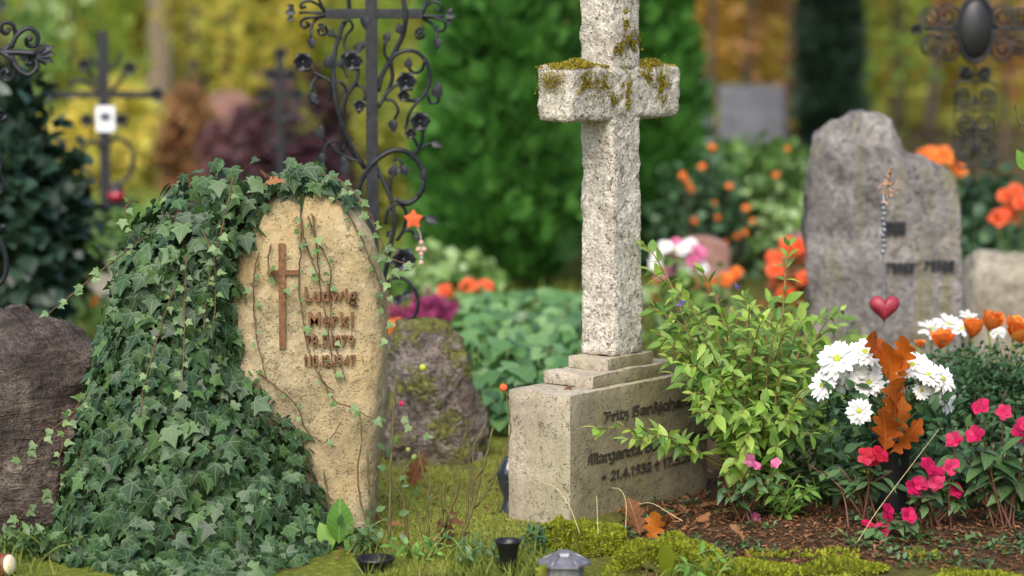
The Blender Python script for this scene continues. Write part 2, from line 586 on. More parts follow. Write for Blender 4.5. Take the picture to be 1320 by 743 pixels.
M_boulder_pale = stone('pale_boulder', ('#7c7464', '#a39a88', '#bcb4a4'), 4, .1, .8, .03, .9, ('#75743f', '#8b8a4e'), .25, grain=30)
M_grey_head = stone('grey_rough_stone', ('#5e5a58', '#8b8683', '#aaa5a0'), 5, .3, .9, .03, .9, ('#57562c', '#76723c'), .12, '#716c6c', '#6e6b40', grain=40)
M_granite = stone('grey_granite', ('#54565c', '#6c6f76', '#83868c'), 12, .2, .2, .004, .6, grain=120)
M_pinkstone = stone('reddish_granite', ('#7a5a50', '#936f64', '#a8877c'), 12, .2, .2, .004, .6, grain=120)
M_iron = plain('wrought_iron', '#16171b', '#2a2d33', .48, .3, 45, .35, .003)
M_bronze = plain('bronze', '#5a3c28', '#8a6444', .5, .4, 60, .2, .002)
M_moss = leafm('moss', ['#5d6b18', '#87902a', '#a2a83a', '#6f7a20'], .8, .3, None, spec=.1)
M_drymoss = leafm('dry_moss', ['#7a6024', '#9a8830', '#a8a844', '#62481c', '#8c8c34'], .85, .2, None, spec=.1)
M_grass = leafm('grass_blade', ['#7e9236', '#a8b04c', '#c4c468', '#687f30', '#b8aa68'], .6, .35, None, spec=.3)
M_grass_far = leafm('meadow_grass', ['#4f6b24', '#7b8a38', '#8f9444', '#3f5a20'], .6, .35, None, spec=.3)
M_bush = leafm('bush_leaf', ['#68903a', '#8fb648', '#b2cc5c', '#548038', '#a0c064'], .45, .45, 'mid', '#c8dc90', .45)
M_bush_twig = plain('bush_twig', '#6a5a34', '#8c7a48', .8, 0, 60)
M_cover = leafm('ground_cover_leaf', ['#42683a', '#5f8a4c', '#7ea266', '#4f7c38', '#355a30'], .38, .25, 'mid', '#a9c8a0', .6)
M_thuja = leafm('thuja_foliage', ['#2c5824', '#42782e', '#5c943e', '#386628'], .6, .35, None, spec=.3)
M_darkfol = leafm('dark_foliage', ['#16261c', '#22382a', '#2f4a38', '#1c3022'], .45, .15, None, spec=.5)
M_cypress = leafm('cypress_foliage', ['#14241a', '#1f3524', '#2a4430'], .6, .1, None, spec=.3)
M_midgreen = leafm('shrub_foliage', ['#46692f', '#668c44', '#8cac5c', '#a6c08c'], .5, .35, None, spec=.4)
M_purple = leafm('purple_foliage', ['#3c2530', '#5a3a44', '#6d4a50', '#2c1c24'], .55, .25, None, spec=.3)
M_rust = leafm('rust_foliage', ['#80502f', '#a86c44', '#665038', '#bc8c60', '#6c6a38'], .6, .35, None, spec=.2)
M_yellow = leafm('yellow_autumn_foliage', ['#d8c45c', '#f0dc74', '#b8c060', '#e8cc5c', '#98a850'], .6, .5, None, spec=.2, mottle=.1)
M_olive = leafm('olive_autumn_foliage', ['#a4ac54', '#c8c464', '#e0d470', '#849444'], .6, .5, None, spec=.2, mottle=.1)
M_orange = leafm('orange_autumn_foliage', ['#e0b458', '#f4d070', '#d49c58', '#ecd870', '#b8b860'], .6, .5, None, spec=.2, mottle=.1)
M_wood = leafm('woodland_foliage', ['#94a44c', '#c4c464', '#ecd870', '#708840', '#b4b45c'], .6, .5, None, spec=.2, mottle=.1)
M_bark = plain('tree_bark', '#3a3028', '#5e5042', .9, 0, 12, 1.0, .03)
M_bark_pale = plain('beech_bark', '#6a5c4c', '#8a7a66', .9, 0, 10, .8, .02)
M_deadleaf = leafm('dead_leaf', ['#5e3a22', '#7c5030', '#9a6c4a', '#40281a', '#6c4834'], .7, .25, 'mid', '#c49a70', .25)
M_oak = leafm('orange_oak_leaf', ['#a85018', '#c8681c', '#984414', '#d07c2c'], .5, .4, 'mid', '#d89a50', .4)
M_white = leafm('white_petal', ['#e6e6ea', '#f2f2f2', '#dcdce4'], .6, .3, None, spec=.2, mottle=.12)
M_yolk = plain('flower_eye', '#8a9a28', '#b0b03a', .8, 0, 200)
M_magenta = leafm('magenta_petal', ['#9c0a40', '#b81050', '#cc1c5c'], .5, .3, None, spec=.3, mottle=.25)
M_red = leafm('red_petal', ['#a81028', '#c01c38', '#b01040'], .5, .3, None, spec=.3)
M_pink = leafm('pink_petal', ['#d8689a', '#e890b8', '#c84a88'], .5, .3, None, spec=.3)
M_orangep = leafm('orange_petal', ['#e87830', '#f09040', '#e0682c', '#f0a850'], .5, .35, None, spec=.3)
M_orangered = leafm('orange_red_petal', ['#e85c34', '#f07444', '#dc5030'], .5, .35, None, spec=.3)
M_heather = leafm('heather_flower', ['#9a3a6c', '#b85080', '#7a2c58'], .6, .3, None, spec=.2)
M_imp = leafm('impatiens_leaf', ['#33522c', '#48683a', '#5c7c48', '#3c4a30'], .45, .25, 'mid', '#8fa870', .5)
M_impstem = plain('red_stem', '#4a2a1e', '#66422c', .6)
M_fine = leafm('fine_dark_green', ['#28442a', '#3a5c38', '#4e704a', '#203824'], .5, .25, None, spec=.4)
M_green = leafm('green_stem_leaf', ['#4a7a2c', '#6a9a3c', '#82ac50'], .5, .35, 'mid', '#b8cc80', .4)
M_greenstem = plain('green_stem', '#5a6a2c', '#7c8a44', .7)
M_rosestem = plain('rose_cane', '#47391f', '#646034', .75, 0, 50)
M_black = plain('black_plastic', '#0c0c0d', '#18181a', .4, 0, 30, .1)
M_zinc = plain('grey_zinc', '#6a6a70', '#8c8c94', .45, .5, 30, .3, .003)
M_darkglaze = plain('dark_glaze', '#30363c', '#4a525a', .22, .3, 10, .05, .002, coat=.5)
M_redglass = plain('red_glass', '#8c0c1c', '#a81428', .2, 0, 10, .03, .002, coat=.5)
M_cream = plain('cream_wax', '#cfc2a0', '#e0d4b4', .5)
M_heart = plain('heart_glaze', '#7c2030', '#96303e', .5, 0, 25, .3, .003)
M_felt = plain('orange_felt', '#d0502c', '#e06838', .9, 0, 120, .4, .003)
M_bead = plain('pale_bead', '#b89080', '#d0b0a0', .5)
M_beadg = plain('green_bead', '#7a9a80', '#94b098', .5)
M_dryflower = plain('dried_flower', '#a07858', '#c09878', .8)
M_wire = plain('grey_wire', '#6a6c74', '#8c8e96', .5, .5)
M_plaque = plain('white_enamel', '#d8dce2', '#e6e8ec', .4, 0, 6, .02)
M_paint = plain('dark_letter_paint', '#2c281e', '#403a2c', .8, 0, 80)
M_lead = plain('dark_lead_letter', '#1e2226', '#30343a', .5, .4)

M_greenfol = leafm('light_green_foliage', ['#8cac48', '#b8cc60', '#709440', '#d4d870'], .6, .5, None, spec=.2, mottle=.1)

# ---------------------------------------------------------------- ground
def ground_mat():
    m = NT('ground_soil')
    a = m.noise(3.0, 6, .65)
    soil = m.ramp(m.noise(26, 6, .7), [(.3, C('#2e2318')), (.5, C('#4a3a28')), (.7, C('#6b5640'))])
    green = m.ramp(m.noise(40, 5, .7), [(.3, C('#46521c')), (.6, C('#7a8230')), (.75, C('#97984a'))])
    x = m.n('ShaderNodeSeparateXYZ'); m.l(m.obj(), x.inputs[0])
    # soil of the planted bed at the right, mossy grass elsewhere
    bed = m.math('MULTIPLY', m.ramp(m.math('ADD', m.math('MULTIPLY', x.outputs[0], .5), m.math('MULTIPLY', a, .35)), [(.28, 0.0), (.40, 1.0)]),
                 m.ramp(m.math('ADD', m.math('MULTIPLY', x.outputs[1], .1), m.math('MULTIPLY', a, .06)), [(.67, .0), (.70, 1.0)]))
    col = m.mix(bed, m.mix(m.ramp(a, [(.3, 0.0), (.46, 1.0)]), soil, green), soil)
    m.l(col, m.b.inputs['Base Color'])
    m.b.inputs['Roughness'].default_value = .95
    m.b.inputs['Specular IOR Level'].default_value = .15
    m.bump(m.math('ADD', m.noise(30, 6, .7), a), .9, .03)
    return m.m
M_ground = ground_mat()
ys = np.concatenate([np.linspace(-12, 5.5, 14), np.linspace(5.8, 10, 90), np.geomspace(10.2, 420, 70)])
u = np.linspace(-1, 1, 150)
xs = np.sinh(u * 5.2) / math.sinh(5.2) * 260
gx, gy = np.meshgrid(xs, ys, indexing='ij')
gz = G(gx, gy)
V = np.stack([gx, gy, gz], -1).reshape(-1, 3)
idx = np.arange(V.shape[0]).reshape(gx.shape)
Q = np.stack([idx[:-1, :-1], idx[1:, :-1], idx[1:, 1:], idx[:-1, 1:]], -1).reshape(-1, 4)
g = mk('ground', V, Q, M_ground)
g['kind'] = 'structure'
ROOT.pop('ground', None)

def ground_pts(px0, px1, d0, d1, n):
    d = np.sqrt(rng.uniform(d0 ** 2, d1 ** 2, n))
    px = rng.uniform(px0, px1, n)
    x = (px - 660) / F * d
    return np.stack([x, d, G(x, d)], -1)

def grass(name, label, pts, mat, hmin, hmax, spread=.6):
    n = len(pts)
    Y = np.stack([rng.normal(0, spread, n), rng.normal(0, spread, n), np.ones(n)], -1)
    Z = rdir(n)
    R = frames(Y, Z)
    V, Fc, U, rn = scatter(BLADE, pts - np.array((0, 0, .004)), R, rng.uniform(hmin, hmax, n))
    o = mk(name, V, Fc, mat, None, U, rn, kind='stuff')
    tag(o, label, 'grass')
    return o

# ---------------------------------------------------------------- background wood
def crown_leaves(cz0, cz1, base, rad, n, clumps, size, low=0.0):
    """leaf clumps spread through an egg-shaped volume"""
    h = cz1 - cz0
    c = []
    while len(c) < clumps:
        q = rng.uniform(-1, 1, 3)
        if np.linalg.norm(q) < 1 and np.linalg.norm(q) > .25:
            c.append(q)
    c = np.array(c)
    c[:, 2] = (c[:, 2] + 1) / 2
    k = rng.integers(clumps, size=n)
    spread = rng.uniform(.08, .24, clumps)[k][:, None]
    q = c[k] + rng.normal(size=(n, 3)) * spread * np.array((1, 1, .5))
    wid = np.clip(np.sin(np.clip(q[:, 2], 0.02, 1) ** .7 * math.pi * .93 + .15), .25, 1)
    p = np.stack([base[0] + q[:, 0] * rad * wid, base[1] + q[:, 1] * rad * wid, base[2] + cz0 + q[:, 2] * h], -1)
    R = frames(rdir(n) + np.array((0, 0, -.4)), rdir(n) + np.array((0, 0, .8)))
    V, Fc, U, rn = scatter(CLUMP, p, R, rng.uniform(size * .6, size * 1.3, n))
    tone = rng.random(clumps)
    return V, Fc, U, np.repeat(tone[k], len(CLUMP[0])) * .7 + rn * .3

def tree(name, label, px, d, height, tr, cz0, rad, mat, n, size=.16, bark=None, lean=0.0, limbs=6, group='trees of the wood behind the graves', clumps=60):
    b = GP(px, d)
    t = thing(name, label, 'tree', b, group)
    top = b + np.array((lean, 0, height * .9))
    trunk = Acc()
    pts = cr([b - (0, 0, .1), b + np.array((lean * .1 + rng.normal(0, .05), 0, height * .25)), b + np.array((lean * .5, rng.normal(0, .1), height * .55)), top], 6)
    V, Fc = tube(pts, [tr * 1.35, tr * 1.05, tr * .95, tr * .7, tr * .2], 10)
    trunk.add(rough(V, tr * .18, 2.2, 2, px * .01), Fc)
    for i in range(limbs):
        k = rng.uniform(.3, .8)
        s = b + np.array((lean * k, 0, height * .9 * k))
        a = rng.uniform(0, 6.28)
        e = s + np.array((math.cos(a) * rad * .8, math.sin(a) * rad * .8, height * .12))
        trunk.add(*tube(cr([s, (s + e) / 2 + (0, 0, .15), e], 4), [tr * .4, tr * .1], 6))
    mk('trunk', *trunk.vf(), bark or M_bark, t)
    V, Fc, U, rn = crown_leaves(cz0, height, b, rad, n, clumps, size)
    mk('crown', V, Fc, mat, t, U, rn)
    return t

tree('beech_tree', 'thick pale brown trunk with olive crown, left of the dark trunk', 207, 30, 11, .145, 3.0, 3.2, M_olive, 2500, .2, M_bark_pale, .25, 8)
tree('beech_tree', 'dark brown straight trunk right of the thick pale trunk', 252, 33, 12, .115, 3.2, 3.0, M_yellow, 2500, .2, M_bark, -.1, 8)
tree('beech_tree', 'slim dark trunk at the far left, above the leaf-tipped iron scroll', 66, 36, 11, .10, 1.6, 2.2, M_olive, 3000, .2, M_bark, .1)
tree('young_maple', 'bright yellow autumn tree right of the dark trunk', 325, 42, 5, .08, .2, 2.1, M_yellow, 5200, .2)
tree('young_maple', 'pale olive young tree filling the gap left of the iron cross', 410, 48, 5.5, .09, .2, 2.4, M_olive, 5200, .22)
tree('young_maple', 'yellow green tree behind the small iron cross with white plaque', 135, 40, 5, .07, .1, 1.7, M_yellow, 4200, .18)
tree('young_maple', 'olive tree at the left edge of the wood', 20, 44, 6, .10, .2, 2.4, M_olive, 5200, .22)
tree('young_maple', 'golden tree behind the grey granite slabs', 905, 46, 5.5, .09, .3, 2.4, M_orange, 5600, .2)
tree('young_maple', 'yellow tree left of the dark column cypress', 985, 52, 5.5, .09, .2, 2.3, M_yellow, 5200, .22)
tree('young_maple', 'orange tree right of the dark column cypress', 1128, 45, 5.5, .08, .3, 1.7, M_orange, 4600, .2)
tree('young_maple', 'olive green tree behind the oval medallion cross', 1225, 40, 5.5, .09, .2, 1.9, M_olive, 5200, .2)
tree('young_maple', 'golden leaved tree at the right edge of the wood', 1340, 47, 5.5, .09, .2, 2.2, M_orange, 4800, .2)
tree('young_maple', 'dull green tree behind the tall green thuja', 620, 50, 5.5, .09, .2, 2.4, M_olive, 4200, .22)
tree('beech_tree', 'slender bare-stemmed trunk above the grey granite slabs', 915, 34, 9, .05, 2.6, 1.8, M_orange, 2200, .2, M_bark, .1)
tree('beech_tree', 'leaning dark trunk behind the medallion cross', 1196, 34, 10, .07, 2.2, 2.0, M_olive, 2400, .2, M_bark, .35)

for px_, d_, r_, ln, lab in ((38, 40, .07, .2, 'thin dark trunk between the left-edge scroll and the plaque cross'), (112, 37, .06, -.2, 'thin dark trunk just left of the plaque cross post'), (292, 39, .07, .1, 'thin dark trunk amid the yellow foliage right of the two thick trunks'), (358, 44, .09, -.15, 'dark trunk above the knobbed iron cross'), (958, 41, .07, .1, 'thin dark trunk above the wide granite slab'), (1160, 38, .06, -.1, 'thin dark trunk between the cypress and the medallion cross')):
    tree('beech_tree', lab, px_, d_, 9, r_, 3.2, 1.6, M_olive, 700, .2, M_bark, ln, 5, clumps=24)

tree('young_beech', 'sparse light green sapling at the left, before the slim trunk', 92, 26, 4.5, .03, .6, 1.0, M_greenfol, 900, .13, None, .1, 5, clumps=26)
tree('young_beech', 'bright green and yellow sapling right of the two trunks', 300, 27, 4.5, .03, .7, 1.1, M_yellow, 900, .13, None, .1, 5, clumps=26)
tree('young_beech', 'thin green sapling seen through the ornate iron cross', 455, 30, 4.5, .03, .3, .9, M_greenfol, 900, .14, None, -.1, 5, clumps=26)
tree('young_beech', 'rust leaved sapling left of the dark column cypress', 1012, 33, 4.5, .03, .5, .8, M_rust, 700, .14, None, .1, 5, clumps=22)
tree('young_beech', 'yellow green sapling right of the dark column cypress', 1145, 31, 4.5, .03, .3, 1.0, M_greenfol, 900, .14, None, .1, 5, clumps=26)
tree('young_beech', 'rusty sapling at the right behind the medallion cross', 1295, 28, 4.0, .03, .4, .8, M_rust, 700, .14, None, -.1, 5, clumps=22)
tree('young_beech', 'deep green sapling at the far left edge', 8, 24, 4.0, .03, .7, .8, M_midgreen, 900, .13, None, -.1, 5, clumps=26)

n = 26000
wx = rng.uniform(-30, 30, n); wy = rng.uniform(60, 78, n)
wz = G(wx, wy) + np.abs(rng.normal(0, 1, n)) * 2.2 * (1 + .5 * np.sin(wx * .9) * np.sin(wx * .37 + 1))
R = frames(rdir(n) + (0, 0, -.3), rdir(n) + (0, 0, .6))
V, Fc, U, rn = scatter(CLUMP, np.stack([wx, wy, wz], -1), R, rng.uniform(.2, .5, n))
tone = np.array([noise.noise(Vector((a * .55, 0, c * .9))) for a, c in zip(wx, wz)])
rn = np.clip(np.repeat(.5 + .9 * tone, len(CLUMP[0])) * .8 + rn * .2, 0, .999)
o = mk('distant_wood', V, Fc, M_wood, None, U, rn, kind='stuff')
tag(o, 'mass of yellow and olive autumn foliage far behind the graves', 'wood')
n = 5000
q = ground_pts(-200, 1520, 38, 58, n)
R = frames(rdir(n) + (0, 0, .8), rdir(n) + (0, 0, .6))
V, Fc, U, rn = scatter(CLUMP, q, R, rng.uniform(.15, .4, n))
o = mk('undergrowth', V, Fc, M_olive, None, U, rn, kind='stuff')
tag(o, 'low undergrowth covering the floor of the wood', 'undergrowth')

# ---------------------------------------------------------------- mid-distance shrubs and conifers
def shrub(name, label, px, d, z0, z1, rad, mat, n, size, tmpl=None, cat='shrub', group=None, depth=None, clumps=40, pos=None, stems=7):
    b = GP(px, d)
    t = thing(name, label, cat, b, group)
    a = Acc()
    for i in range(stems):
        an = rng.uniform(0, 6.28); r = rng.uniform(.2, .7) * rad
        e = b + np.array((math.cos(an) * r, math.sin(an) * r, z0 + (z1 - z0) * rng.uniform(.5, .9)))
        a.add(*tube(cr([b - (0, 0, .03), b + (e - b) * .5 + np.array((0, 0, .06 * z1)), e], 4), [.012 + .006 * rad, .004], 5))
    mk('stem', *a.vf(), M_bark, t)
    h = z1 - z0
    c = norm(rng.normal(size=(clumps, 3))) * rng.uniform(.45, .95, (clumps, 1))
    k = rng.integers(clumps, size=n)
    q = c[k] + rng.normal(size=(n, 3)) * .17
    p = np.stack([b[0] + q[:, 0] * rad, b[1] + q[:, 1] * (depth or rad), b[2] + z0 + (q[:, 2] + 1) / 2 * h], -1)
    ok_ = p[:, 2] > b[2] + .01
    kk = k[ok_]; p = p[ok_]; n = len(p)
    out = norm(p - (b + (0, 0, z0 + h * .3)))
    R = frames(out + rng.normal(size=(n, 3)) * .6 + (0, 0, -.3), out + rng.normal(size=(n, 3)) * .5 + (0, 0, .6))
    V, Fc, U, rn = scatter(tmpl or CLUMP, p, R, rng.uniform(size * .6, size * 1.3, n))
    rn = np.repeat(rng.random(clumps)[kk], len((tmpl or CLUMP)[0])) * .6 + rn * .4
    mk('foliage', V, Fc, mat, t, U, rn, kind='stuff')
    return t, p

def conifer(name, label, px, d, height, rad, mat, n, size, pw=.55, group='columnar conifers between the graves'):
    b = GP(px, d)
    t = thing(name, label, 'conifer', b, group)
    V, Fc = tube(cr([b - (0, 0, .05), b + (0, 0, height * .5), b + (0, 0, height * .95)], 4), [rad * .12, rad * .08, .01], 8)
    mk('trunk', V, Fc, M_bark, t)
    tt = rng.uniform(0, 1, n) ** 1.15
    an = rng.uniform(0, 6.2832, n)
    lump = 1 + .13 * np.sin(an * 5 + tt * 23) + .10 * np.sin(an * 3 - tt * 41) + .08 * np.sin(tt * 67 + an * 9)
    rr = rad * (1 - tt) ** pw * np.clip(.45 + tt * 6, 0, 1) * lump * rng.uniform(.62, 1.05, n)
    p = np.stack([b[0] + rr * np.cos(an), b[1] + rr * np.sin(an), b[2] + .06 + tt * height], -1)
    out = np.stack([np.cos(an), np.sin(an), np.zeros(n)], -1)
    Y = out * .75 + rng.normal(size=(n, 3)) * .35 + (0, 0, .75)
    Z = out + rng.normal(size=(n, 3)) * .6 + (0, 0, .5)
    V, Fc, U, rn = scatter(FROND, p, frames(Y, Z), rng.uniform(size * .6, size * 1.3, n))
    mk('crown', V, Fc, mat, t, U, rn)
    return t

conifer('thuja', 'big bright green thuja left of the white stone cross', 648, 14.2, 3.4, .47, M_thuja, 9000, .15)
conifer('thuja', 'green thuja directly behind the white stone cross', 822, 15.2, 3.3, .40, M_thuja, 7000, .15)
conifer('cypress', 'narrow dark column cypress above the grey rough headstone', 1068, 29, 5.0, .33, M_cypress, 6000, .2, .4)
shrub('ivy_shrub', 'dark blue green bush at the left edge behind the boulder', 25, 11.2, .0, 1.35, .30, M_darkfol, 2600, .09, BROAD[0], depth=.35)
shrub('low_bush', 'grey green low bush right of the dark left-edge bush', 75, 12.6, .0, .66, .26, M_midgreen, 1200, .08, BROAD[0])
shrub('barberry_bush', 'dark purple leaved bush behind the ivy covered headstone', 392, 18, .1, 1.22, .36, M_purple, 1300, .10, clumps=18)
shrub('barberry_bush', 'rusty orange bush behind the dark tree trunk', 252, 22, .0, 1.1, .26, M_rust, 800, .12, clumps=14)
shrub('barberry_bush', 'brownish pink bush between rusty bush and purple bush', 325, 21, .0, .85, .36, M_purple, 900, .11)
shrub('pyracantha', 'dark green bush dotted with orange berries right of the cross', 905, 14.5, .05, .72, .27, M_fine, 2000, .07, BROAD[0])
shrub('hazel_bush', 'light green bush left of the grey rough headstone', 995, 15.2, .0, .76, .38, M_midgreen, 2600, .085, BROAD[0])
shrub('hazel_bush', 'pale green clump in front of grey granite slabs', 955, 22, .0, .5, .5, M_midgreen, 1200, .12, BROAD[0])
shrub('low_bush', 'dark shaded bush behind the pale boulder at the right', 1300, 13.5, .0, .72, .42, M_fine, 2000, .08, BROAD[0])
shrub('low_bush', 'dark green bush right behind the grey rough headstone', 1215, 14.5, .0, .62, .30, M_fine, 1500, .08, BROAD[0])
shrub('hazel_bush', 'yellowish bush between the big thuja and the purple bush', 505, 19, .0, .95, .32, M_olive, 1500, .11)
shrub('low_bush', 'grey green bush seen between iron crosses at the left', 190, 15, .0, .5, .40, M_midgreen, 1400, .09, BROAD[0])
shrub('low_bush', 'olive bush under the thick pale trunk', 150, 24, .0, 1.0, .55, M_yellow, 1600, .13)
shrub('low_bush', 'low green bush at the foot of the big thuja', 560, 13.6, .0, .28, .34, M_midgreen, 1000, .07, BROAD[0])

def far_stone(name, label, px0, px1, py0, d, mat, thick=.12, arch=0.0):
    k = d / F
    c = GP((px0 + px1) / 2, d)
    w = (px1 - px0) * k
    z1 = P(660, py0, d)[2]
    zs = np.concatenate([[-.05], np.linspace(0, z1 - c[2] - max(arch, .02), 8), z1 - c[2] - max(arch, .02) * (1 - np.linspace(0, 1, 8)[1:])])
    top = np.clip((zs - (z1 - c[2] - max(arch, .02))) / max(arch, .02), 0, 1)
    hx = w / 2 * np.sqrt(np.clip(1 - .93 * top ** 2, 0.01, 1)) if arch else np.where(top > 0.5, w / 2 - .012, w / 2)
    V, Fc = loft(c[2] + zs, np.full(len(zs), c[0]), np.full(len(zs), float(d)), hx, np.full(len(zs), thick / 2), 40, 9)
    t = thing(name, label, 'gravestone', c, 'gravestones in the far rows')
    mk('slab', V, Fc, mat, t)
    V, Fc = loft(np.array((c[2] - .06, c[2] + .07, c[2] + .08)), np.full(3, c[0]), np.full(3, float(d)), np.array((w / 2 + .06, w / 2 + .06, w / 2 + .05)), np.full(3, thick / 2 + .05), 32, 9)
    mk('plinth', V, Fc, mat, t)
    return t
far_stone('gravestone', 'dark grey granite slab in the far row, right of the cross arm', 874, 918, 104, 29, M_granite)
far_stone('gravestone', 'wide grey granite slab in the far row, left of the cypress', 926, 1012, 110, 30, M_granite)
far_stone('gravestone', 'small reddish rounded stone behind pink and white flowers', 868, 940, 305, 12.6, M_pinkstone, .2, .08)
far_stone('gravestone', 'pale stone low among bushes below the rusty bush', 268, 322, 118, 26, M_pinkstone, .12, .1)
far_stone('gravestone', 'dull reddish rounded stone seen past the grey rough headstone', 1016, 1046, 300, 13.2, M_pinkstone, .2, .08)

# ---------------------------------------------------------------- boulders and headstones
def rock(name, label, rows, d, mat, amp=.03, freq=3.0, seed=1.0, n=90, m=60, pw=2.6, cat='boulder', fine=.01, shift=None):
    V, Fc = px_loft(rows, d, m, n, pw)
    V = rough(V, amp, freq, 3, seed, True)
    V = rough(V, fine, freq * 6, 3, seed + 3)
    if shift is not None:
        V += shift
    b = np.array((V[:, 0].mean(), d, 0.0))
    o = mk(name, V, Fc, mat, None, loc=b)
    tag(o, label, cat)
    return o, V, Fc
rock('boulder', 'dark weathered boulder cut by the left picture edge beside the ivy',
     [(725, -230, 106, .30), (640, -225, 112, .30), (560, -215, 122, .29), (500, -200, 120, .26), (470, -185, 104, .22), (450, -160, 84, .17), (436, -120, 58, .10), (430, -60, 20, .03)], 7.45, M_boulder_dark, .085, 2.6, 2.0, 150, 100, fine=.014)
rock('boulder', 'mossy grey boulder between the sandstone headstone and the cross',
     [(640, 485, 622, .20), (600, 488, 618, .20), (540, 490, 612, .19), (480, 494, 600, .17), (445, 498, 588, .13), (430, 502, 570, .09), (422, 512, 552, .04)], 8.5, M_boulder_mid, .06, 4.2, 5.0, 120, 90, fine=.010)
rock('boulder', 'pale rounded boulder carrying the small far iron cross',
     [(395, 62, 190, .28), (375, 66, 184, .28), (350, 76, 172, .24), (335, 92, 158, .18), (326, 112, 140, .08)], 13.6, M_boulder_pale, .03, 2.0, 7.0, 60, 40)
rock('boulder', 'pale grey boulder carrying the oval medallion cross at the right edge',
     [(475, 1235, 1380, .25), (400, 1240, 1372, .25), (360, 1242, 1362, .22), (340, 1246, 1345, .17), (329, 1256, 1322, .08)], 11.0, M_boulder_pale, .03, 2.4, 9.0, 70, 45)
rock('field_stone', 'small pale grey stone lying behind the ground cover leaves', [(408, 683, 728, .07), (392, 684, 726, .07), (382, 690, 718, .04), (379, 698, 710, .015)], 12.8, M_granite, .006, 4, 3.0, 32, 14, cat='stone')
rock('field_stone', 'flat grey stone in the grass before the mossy boulder', [(628, 560, 625, .10), (616, 562, 622, .10), (608, 570, 612, .06), (605, 584, 600, .02)], 8.25, M_boulder_mid, .01, 6, 4.0, 40, 14, cat='stone')
rock('field_stone', 'brown flat stone at the foot of the mossy boulder', [(612, 500, 575, .10), (600, 505, 570, .10), (592, 520, 560, .06), (589, 535, 548, .02)], 8.35, M_boulder_mid, .01, 6, 8.0, 40, 14, cat='stone')

# sandstone headstone
SD = 7.22
LUD = thing('headstone', 'rough sandstone headstone half covered with ivy, bronze letters', 'headstone', (P(400, 700, SD)[0], SD, 0))
rows = [(722, 288, 478, .12), (640, 286, 487, .12), (560, 288, 493, .12), (470, 292, 498, .12), (380, 298, 496, .12), (330, 305, 489, .118), (300, 312, 478, .115), (275, 325, 465, .11), (258, 342, 452, .10), (246, 358, 438, .085), (238, 374, 422, .06), (234, 388, 410, .03)]
V, Fc = px_loft(rows, SD, 90, 120, 4.5)
V = rough(V, .020, 2.6, 3, 11.0)
V = rough(V, .0045, 18, 3, 12.0)
mk('slab', V, Fc, M_sand, LUD)
LV = V
def lud_front(x, z, r=.03):
    m_ = (np.abs(LV[:, 0] - x) < r) & (np.abs(LV[:, 2] - z) < r)
    return LV[m_, 1].min() if m_.any() else SD - .12
# inlaid metal cross
a = Acc()
c1 = P(364, 380, SD - .12)
kx = (SD - .12) / F
yf = lud_front(c1[0], c1[2], .06)
for (x0, y0, x1, y1) in ((360.5, 314, 367.5, 449),):
    A = P(x0, y1, yf); B = P(x1, y0, yf)
    a.add(*box(((A[0] + B[0]) / 2, yf + .004, (A[2] + B[2]) / 2), (B[0] - A[0], .03, B[2] - A[2])))
for x0, x1 in ((345, 360), (368, 385)):
    A = P(x0, 354, yf); B = P(x1, 348.5, yf)
    a.add(*box(((A[0] + B[0]) / 2, yf + .004, (A[2] + B[2]) / 2), (B[0] - A[0], .028, B[2] - A[2])))
mk('cross_emblem', *a.vf(), M_bronze, LUD, smooth=False)

def char_mesh(ch, size, ext, off):
    cu = bpy.data.curves.new('glyph', 'FONT')
    cu.body = ch; cu.size = size; cu.extrude = ext; cu.offset = off; cu.resolution_u = 3
    ob = bpy.data.objects.new('glyph', cu)
    sc.collection.objects.link(ob)
    bpy.context.view_layer.update()
    me = bpy.data.meshes.new_from_object(ob.evaluated_get(bpy.context.evaluated_depsgraph_get()))
    V = np.zeros(len(me.vertices) * 3); me.vertices.foreach_get('co', V)
    Fs = [tuple(p.vertices) for p in me.polygons]
    bpy.data.objects.remove(ob); bpy.data.curves.remove(cu); bpy.data.meshes.remove(me)
    return V.reshape(-1, 3), Fs
GC = {}
for text, x0, x1, yb, hpx in (('Ludwig', 393, 461, 388, 18), ('Merkl', 398, 457, 420, 18), ('*8.5.1879', 394, 458, 446, 14), ('\u2020 10.12.1947', 392, 460, 471, 14)):
    glyphs, adv = [], 0.0
    for ch in text:
        if ch == ' ':
            adv += .12; glyphs.append(None); continue
        if ch == '\u2020':
            Vg, Fg = Acc().add(*box((.12, .35, 0), (.09, .8, .4))).add(*box((.12, .5, 0), (.32, .09, .38))).vf()
        else:
            Vg, Fg = char_mesh(ch, 1.0, .2, .02)
        w = Vg[:, 0].max() - Vg[:, 0].min()
        Vg = Vg - np.array((Vg[:, 0].min(), 0, 0))
        glyphs.append((Vg, Fg, adv)); adv += w + .10
    kx = SD / F * (x1 - x0) / adv
    kz = hpx / .72 * SD / F
    yf = min(lud_front(P(x_, yb - 8, SD)[0], P(x_, yb - 8, SD)[2], .03) for x_ in range(x0, x1, 8))
    for gl in glyphs:
        if gl is None:
            continue
        Vg, Fg, ad = gl
        w0 = P(x0, yb, SD - .12)
        X = w0[0] + (Vg[:, 0] + ad) * kx
        Zz = w0[2] + Vg[:, 1] * kz
        mk('letter', np.stack([X, yf - .003 - Vg[:, 2] * .05, Zz], -1), [f[::-1] for f in Fg] if False else Fg, M_bronze, LUD, smooth=False)

